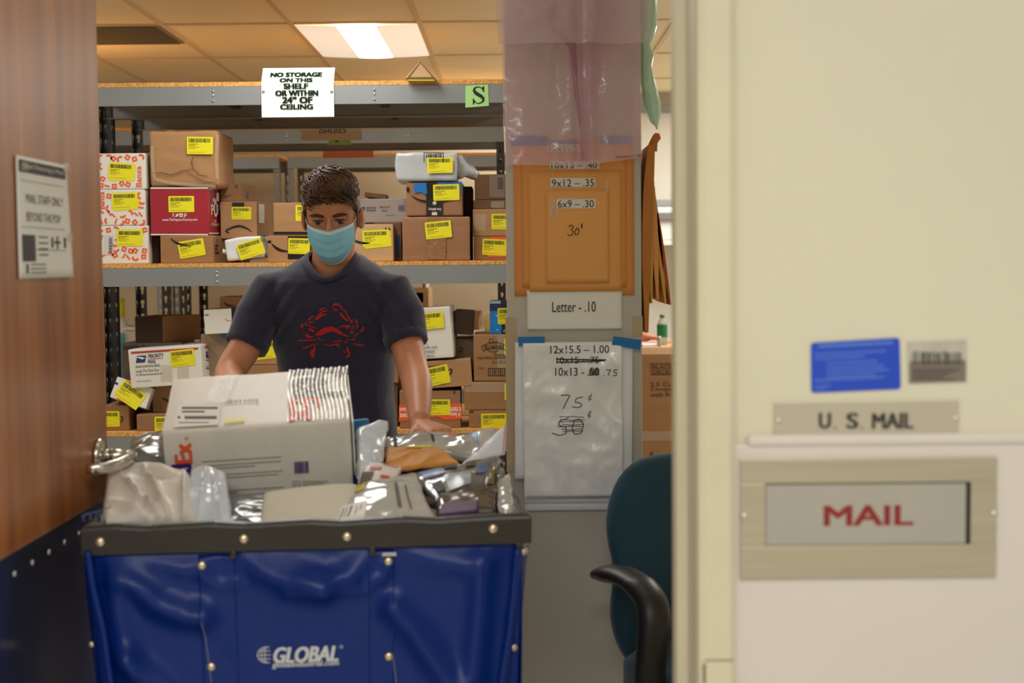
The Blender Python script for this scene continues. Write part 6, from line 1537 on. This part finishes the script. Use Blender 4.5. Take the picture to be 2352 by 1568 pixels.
# face mask with pleats and ear loops
def mk(u, v):
    """u -1..1 across, v 0 top .. 1 bottom"""
    top_z = .0985 + .012 * math.exp(-(u / .22) ** 2) * 0 + .004 * abs(u) ** 1.5 + .0035 * math.exp(-(u / .25) ** 2) * -1
    bot_z = -.012 + .046 * abs(u) ** 2.6
    z = top_z + (bot_z - top_z) * v
    hw = .0660 * (1 - .02 * v - .10 * v ** 4)
    x = u * hw
    bul = .108 + .013 * math.sin(math.pi * min(1, v * 1.02)) ** .7 - .022 * max(0, v - .72) / .28
    f = bul - .052 * abs(u) ** 2.3 - .004 * (1 - abs(u)) * (v < .0)
    if v < .3: f += .008 * math.exp(-(u / .16) ** 2) * (1 - v / .3) * .6 
    for pv in (.30, .52, .74): f += .0026 * (1 / (1 + math.exp(-(v - pv + .035 * (1 - u * u) * 0) * 90)) - .5) * (1 - abs(u) ** 4) * -1.2
    f += .0012 * noise.noise(Vector((u * 5, v * 5, 2)))
    return H(x, f, z)
g = Geo(); g.grid(lambda s, t: mk(s * 2 - 1, t), 48, 56); mo = g.build('face_mask', M_mask, man, True)
so = mo.modifiers.new('t', 'SOLIDIFY'); so.thickness = .0012; so.offset = 0
g = Geo()
g.grid(lambda s, t: mk(s * 2 - 1, t * .085) + (mk(s * 2 - 1, 0) - HC).normalized() * .0009, 48, 4)
g.grid(lambda s, t: mk(s * 2 - 1, .955 + t * .05) + (mk(s * 2 - 1, 1) - HC).normalized() * .0009, 48, 3)
g.build('mask_band', M_maskw, mo, True)
for s in (-1, 1):
    g = Geo(); a = mk(s, .02); b = H(s * .0755, .012, .118); g.tube([a, a.lerp(b, .5) + Vector((s * .002, 0, 0)), b, H(s * .079, -.012, .112)], .0013, 6)
    a = mk(s, .92); g.tube([a, H(s * .068, .03, .072), H(s * .0765, -.004, .082)], .0012, 6)
    g.build('ear_loop', M_maskw, mo, True)
# T-shirt
g = Geo()
SR = [(1.424, .070, .050, SY + .062), (1.410, .092, .060, SY + .055), (1.392, .120, .072, SY + .045), (1.372, .150, .085, SY + .036), (1.350, .176, .098, SY + .032), (1.318, .186, .108, SY + .032), (1.28, .176, .118, SY + .035), (1.24, .168, .125, SY + .042), (1.17, .161, .127, SY + .06), (1.10, .153, .124, SY + .085), (1.02, .151, .122, SY + .115), (.94, .156, .124, SY + .145), (.895, .160, .126, SY + .155)]
g.loft([ell((cx + .004, y, z), a, b, 40, 2.5) for z, a, b, y in SR])
Lse, Rse = at(567, 790, 3.755), at(933, 784, 3.755)
limb2 = lambda pts, rad: limb(g, pts, rad, 26, 4)
def sleeve(sh, se, sgn):
    ax = (se - sh).normalized(); P = [sh + Vector((-sgn * .055, .01, .012)), sh, sh.lerp(se, .5) + Vector((sgn * .006, 0, .004)), se, se + ax * .006]
    g.tube(P, [.050, .060, .060, .0565, .0545], 28)
sleeve(at(624, 672, SY + .015), Lse, -1); sleeve(at(902, 671, SY + .015), Rse, 1)
shirt = remesh(g, 't_shirt', M_shirt, man, .005, 8, .5)
# soft wrinkles
off = ORG['person']
for v in shirt.data.vertices:
    p = v.co + off
    dx = p.x - cx; q = Vector((p.x * 1.0, p.y * .6, p.z * .5))
    am = .0050 + .003 * max(0, min(1, (1.2 - p.z) / .2))
    d = am * (ridge(q + Vector((dx * .0, 0, abs(dx) * .5)), 9, 2) - .2)
    for sx in (-1, 1):      # drag lines from shoulder and armpit
        u = (dx * sx - .13); w_ = (p.z - 1.25)
        d += .004 * math.exp(-(u / .05) ** 2 - (w_ / .09) ** 2) * math.sin((u + w_ * .8) * 130)
    v.co += v.normal * d
shirt.data.update()
bvh = BVHTree.FromPolygons([v.co + off for v in shirt.data.vertices], [list(p.vertices) for p in shirt.data.polygons])
# neck opening: cut the cloth inside an ellipse round the neck and bind the edge
NC = Vector((cx + .002, SY + .022, 0)); NA, NB = .065, .084
bm = bmesh.new(); bm.from_mesh(shirt.data)
kill = [v for v in bm.verts if v.co.z + off.z > 1.30 and ((v.co.x + off.x - NC.x) / NA) ** 2 + ((v.co.y + off.y - NC.y) / NB) ** 2 < 1]
bmesh.ops.delete(bm, geom=kill, context='VERTS'); bm.to_mesh(shirt.data); bm.free()
so = shirt.modifiers.new('t', 'SOLIDIFY'); so.thickness = .0015; so.offset = -1
pts = []; n = 48
for i in range(n):
    a = 2 * math.pi * i / n
    x, y = NC.x + NA * 1.0 * math.cos(a), NC.y - NB * 1.0 * math.sin(a)
    h_ = bvh.ray_cast(Vector((x, y, 2.0)), Vector((0, 0, -1)))
    pts.append(h_[0] if h_[0] else Vector((x, y, 1.36)))
for _ in range(4): pts = [(pts[i - 1] + pts[i] * 2 + pts[(i + 1) % n]) / 4 for i in range(n)]
pts += [pts[0], pts[1]]
g = Geo(); rings = []
for i in range(n + 1):
    p = pts[i]; o_ = Vector((p.x - NC.x, p.y - NC.y, 0)).normalized()
    rings.append([p - o_ * .004 + Vector((0, 0, .008)), p - o_ * .001 + Vector((0, 0, .009)), p + o_ * .007 + Vector((0, 0, .0035)), p + o_ * .014 - Vector((0, 0, .003)), p + o_ * .013 - Vector((0, 0, .008)), p - o_ * .004 - Vector((0, 0, .004))])
g.loft(rings, cap=False); g.build('collar', M_shirt, shirt, True)
# sleeve hems
for sh, se in ((at(624, 672, SY + .015), Lse), (at(902, 671, SY + .015), Rse)):
    ax = (se - sh).normalized(); a1 = ax.cross(Vector((0, 1, 0))).normalized(); a2 = ax.cross(a1)
    g = Geo(); rings = [[se + ax * d + (a1 * math.cos(q) + a2 * math.sin(q)) * r for q in [2 * math.pi * i / 32 for i in range(32)]] for d, r in ((-.018, .0565), (-.016, .0580), (.008, .0575), (.010, .0545), (.006, .050))]
    g.loft(rings, cap=False); g.build('sleeve_hem', M_shirt, shirt, True)
# red crab printed on the chest
CR = [
 [(600, 905), (650, 835), (740, 760), (860, 695), (1010, 688), (1120, 735), (1200, 800), (1250, 850), (1340, 890), (1360, 925), (1290, 905), (1180, 870), (1080, 820), (1000, 800), (890, 822), (800, 868), (700, 895)],
 [(595, 525), (650, 460), (720, 380), (800, 330), (905, 318), (880, 345), (790, 370), (740, 410), (890, 395), (870, 425), (770, 460), (700, 510), (665, 540)],
 [(700, 330), (740, 285), (850, 262), (860, 280), (780, 300), (720, 345)], [(465, 580), (520, 565), (590, 595), (560, 612), (490, 612)], [(450, 520), (560, 440), (590, 450), (510, 520), (460, 560)],
 [(275, 680), (320, 610), (355, 660), (345, 700), (310, 730)], [(380, 600), (410, 595), (430, 640), (410, 670), (380, 650)], [(420, 660), (470, 640), (540, 690), (670, 720), (660, 740), (560, 710), (480, 690)],
 [(450, 735), (520, 725), (580, 760), (605, 800), (590, 820), (520, 790), (470, 775)], [(370, 890), (440, 840), (470, 890), (560, 915), (570, 935), (460, 950), (410, 930)], [(330, 830), (360, 820), (370, 860), (345, 865)],
 [(205, 1000), (300, 990), (450, 980), (640, 985), (640, 1005), (440, 1010), (290, 1020), (210, 1030)], [(280, 1215), (330, 1170), (450, 1120), (580, 1090), (660, 1070), (660, 1090), (560, 1120), (420, 1170), (330, 1200)],
 [(470, 1330), (490, 1240), (540, 1210), (580, 1140), (610, 1130), (600, 1230), (575, 1290), (580, 1390), (540, 1405), (490, 1370)],
 [(650, 930), (680, 930), (730, 985), (830, 1000), (840, 1015), (730, 1000), (680, 980)], [(780, 1085), (850, 1090), (960, 1110), (1040, 1075), (1160, 1070), (1170, 1090), (1060, 1110), (980, 1135), (860, 1115)],
 [(990, 1005), (1080, 1015), (1200, 995), (1200, 1015), (1110, 1040), (1030, 1030)], [(1090, 1115), (1150, 1110), (1160, 1130), (1140, 1155)], [(1270, 975), (1400, 985), (1500, 960), (1520, 970), (1480, 1000), (1380, 1000)], [(1240, 1045), (1330, 1030), (1360, 1050), (1270, 1060)],
 [(1400, 1085), (1510, 1075), (1600, 1095), (1690, 1105), (1710, 1130), (1620, 1135), (1530, 1120), (1500, 1095)],
 [(1300, 1150), (1350, 1165), (1365, 1250), (1395, 1280), (1380, 1360), (1340, 1400), (1270, 1390), (1320, 1350), (1350, 1290), (1310, 1250)], [(1225, 1240), (1270, 1250), (1290, 1290), (1250, 1290)],
 [(1460, 930), (1510, 880), (1590, 820), (1600, 835), (1530, 890), (1480, 935)], [(1620, 800), (1650, 740), (1690, 680), (1710, 700), (1700, 770), (1660, 820)], [(1510, 560), (1530, 500), (1570, 550), (1580, 620), (1540, 610)], [(1535, 640), (1580, 630), (1575, 690), (1520, 750), (1515, 735), (1545, 690)],
 [(1400, 810), (1430, 770), (1480, 800), (1475, 840), (1430, 850)], [(1140, 720), (1180, 680), (1280, 650), (1425, 655), (1410, 690), (1340, 745), (1310, 735), (1330, 700), (1240, 690)], [(1440, 700), (1490, 650), (1500, 665), (1455, 730), (1450, 760), (1435, 750)],
 [(1160, 375), (1220, 380), (1270, 440), (1320, 510), (1380, 540), (1360, 570), (1300, 540), (1230, 480)], [(1220, 310), (1290, 305), (1340, 380), (1360, 450), (1410, 490), (1400, 540), (1375, 525), (1345, 460), (1310, 380), (1270, 335)], [(1410, 540), (1460, 520), (1460, 610), (1420, 610)],
 [(1015, 215), (1030, 170), (1090, 158), (1160, 175), (1170, 205), (1240, 240), (1235, 265), (1160, 225), (1080, 205)], [(1020, 275), (1070, 290), (1130, 310), (1110, 335), (1050, 325)], [(1180, 265), (1215, 280), (1210, 305), (1185, 295)], [(1010, 225), (1030, 222), (1030, 260), (1015, 262)]]
bm = bmesh.new()
for pl_ in CR:
    vs = []
    for X_, Y_ in pl_:
        p = at(660 + X_ / 9.8, 680 + Y_ / 9.8, SY - .09); vs.append(bm.verts.new((p.x, p.z, 0)))
    try: bm.faces.new(vs)
    except ValueError: pass
bmesh.ops.triangulate(bm, faces=bm.faces)
for _ in range(5):
    es = [e for e in bm.edges if e.calc_length() > .0045]
    if not es: break
    bmesh.ops.subdivide_edges(bm, edges=es, cuts=1); bmesh.ops.triangulate(bm, faces=bm.faces)
vv = []
for v in bm.verts:
    h_ = bvh.ray_cast(Vector((v.co.x, 3.0, v.co.y)), Vector((0, 1, 0)))
    vv.append(Vector((v.co.x, (h_[0].y if h_[0] else SY - .08) - .0012, v.co.y)))
ff = [[v.index for v in f.verts] for f in bm.faces]; bm.free()
obj('crab_print', vv, ff, mat('red_shirt_print', (186, 34, 40), .8, var=.12, vscale=160), shirt, None, True)
# shorts and shoes
g = Geo(); g.loft([ell((cx, SY + .165, z), a, b, 32, 2.4) for z, a, b in ((1.0, .146, .116), (.93, .160, .124), (.84, .166, .128), (.78, .12, .11))])
for s in (-1, 1):
    hp = Vector((cx + s * .085, SY + .165, .84)); kn = Vector((cx + s * .10, SY + .15, .50)); g.tube([hp, hp.lerp(kn, .6), kn], [.092, .090, .088], 22)
remesh(g, 'shorts', mat('navy_shorts', (58, 58, 84), .85, bump=.2, bscale=300), man, .008, 4)
for s in (-1, 1):
    an = Vector((cx + s * .11, SY + .22, .0)); g = Geo()
    rings = [ell((an.x + s * .005, an.y - .05, z), .05 * k, .145 * k2, 24, 2.4) for z, k, k2 in ((.001, .95, .97), (.02, 1, 1), (.05, .95, .92), (.08, .8, .62))]
    g.loft(rings); g.build('shoe', mat('dark_shoe', (40, 40, 44), .6), man, True)

# second person: seated at the office desk, all but one forearm hidden by the partition
px_ = Vector((.42, 9.05, 0)); p2 = thing('person', 'seated person whose bare forearm rests on the office desk by the bottle', 'person', px_)
g = Geo(); sh2 = Vector((.42, 9.0, 1.12))
g.loft([ell(px_ + Vector((0, 0, z)), a, b, 22) for z, a, b in ((.48, .15, .12), (.62, .15, .12), (.85, .155, .12), (1.02, .16, .11), (1.10, .15, .09), (1.14, .07, .06))])
limb(g, [px_ + Vector((0, 0, 1.12)), px_ + Vector((0, -.01, 1.22))], [.052, .05])
g.loft([ell(px_ + Vector((0, -.015, 1.18 + z)), a, b, 22) for z, a, b in ((0, .03, .05), (.03, .052, .075), (.08, .066, .088), (.14, .074, .096), (.19, .066, .085), (.22, .035, .045))])
g.ball(px_ + Vector((0, -.105, 1.27)), (.014, .022, .022), 10, 8)
for s in (-1, 1): g.ball(px_ + Vector((s * .075, .0, 1.28)), (.01, .018, .03), 10, 8)
wr = Vector((at(1488, 768, 8.75).x, 8.75, DZ + .035)) if 'DZ' in globals() else Vector((.84, 8.75, .93))
limb(g, [px_ + Vector((.15, 0, 1.06)), Vector((.52, 9.02, DZ + .045)), wr], [.048, .042, .028])
person_hand(g, wr, Vector((.85, -.5, -.06)).normalized(), Vector((0, 0, 1)), Vector((-.5, -.85, 0)).normalized() * -1, .95, .2, 1)
limb(g, [px_ + Vector((-.15, 0, 1.06)), px_ + Vector((-.20, .06, .80)), px_ + Vector((-.12, -.18, .62))], [.048, .042, .03])
person_hand(g, px_ + Vector((-.12, -.19, .61)), Vector((.2, -.95, -.2)).normalized(), Vector((0, -.2, 1)).normalized(), Vector((1, .2, 0)).normalized(), .95, .3, 1)
for s in (-1, 1): limb(g, [px_ + Vector((s * .09, -.02, .52)), px_ + Vector((s * .1, -.42, .50)), px_ + Vector((s * .1, -.40, .08)), px_ + Vector((s * .1, -.52, .04))], [.075, .058, .042, .034])
remesh(g, 'body', M_skin, p2, .007, 4)
g = Geo(); g.loft([ell(px_ + Vector((0, 0, z)), a, b, 26) for z, a, b in ((.50, .165, .135), (.62, .162, .132), (.85, .167, .132), (1.02, .172, .122), (1.105, .155, .10))])
for s in (-1, 1): g.tube([px_ + Vector((s * .12, 0, 1.06)), px_ + Vector((s * .2, .01, .98))], [.06, .058], 18)
remesh(g, 't_shirt', mat('grey_shirt', (120, 122, 128), .9), p2, .010, 4)
g = Geo()
for s in (-1, 1): g.tube([px_ + Vector((s * .09, 0, .53)), px_ + Vector((s * .1, -.42, .51)), px_ + Vector((s * .1, -.41, .10))], [.085, .07, .055], 16)
g.tube([px_ + Vector((0, .02, .50)), px_ + Vector((0, .02, .62))], [.15, .15], 20); remesh(g, 'trousers', mat('dark_trousers', (46, 48, 58), .9), p2, .012, 3)
g = Geo(); g.loft([ell(px_ + Vector((0, .008, 1.18 + z)), a, b, 22) for z, a, b in ((.11, .078, .092), (.17, .081, .10), (.21, .07, .088), (.236, .03, .04))]); g.build('hair', mat('dark_hair', (50, 36, 28), .6), p2, True)
t = thing('stool', 'plain stool under the seated person at the office desk', 'stool', px_)
g = Geo(); g.tube([px_ + Vector((0, .02, .40)), px_ + Vector((0, .02, .435))], .17, 24); g.build('seat', M_plas if 'M_plas' in globals() else M_ink, t)
for k in range(4):
    a = k * 1.5708 + .78; d = Vector((math.cos(a), math.sin(a), 0)); g = Geo(); g.tube([px_ + d * .12 + Vector((0, .02, .40)), px_ + d * .19 + Vector((0, .02, 0))], .014, 8); g.build('leg', M_steel, t)
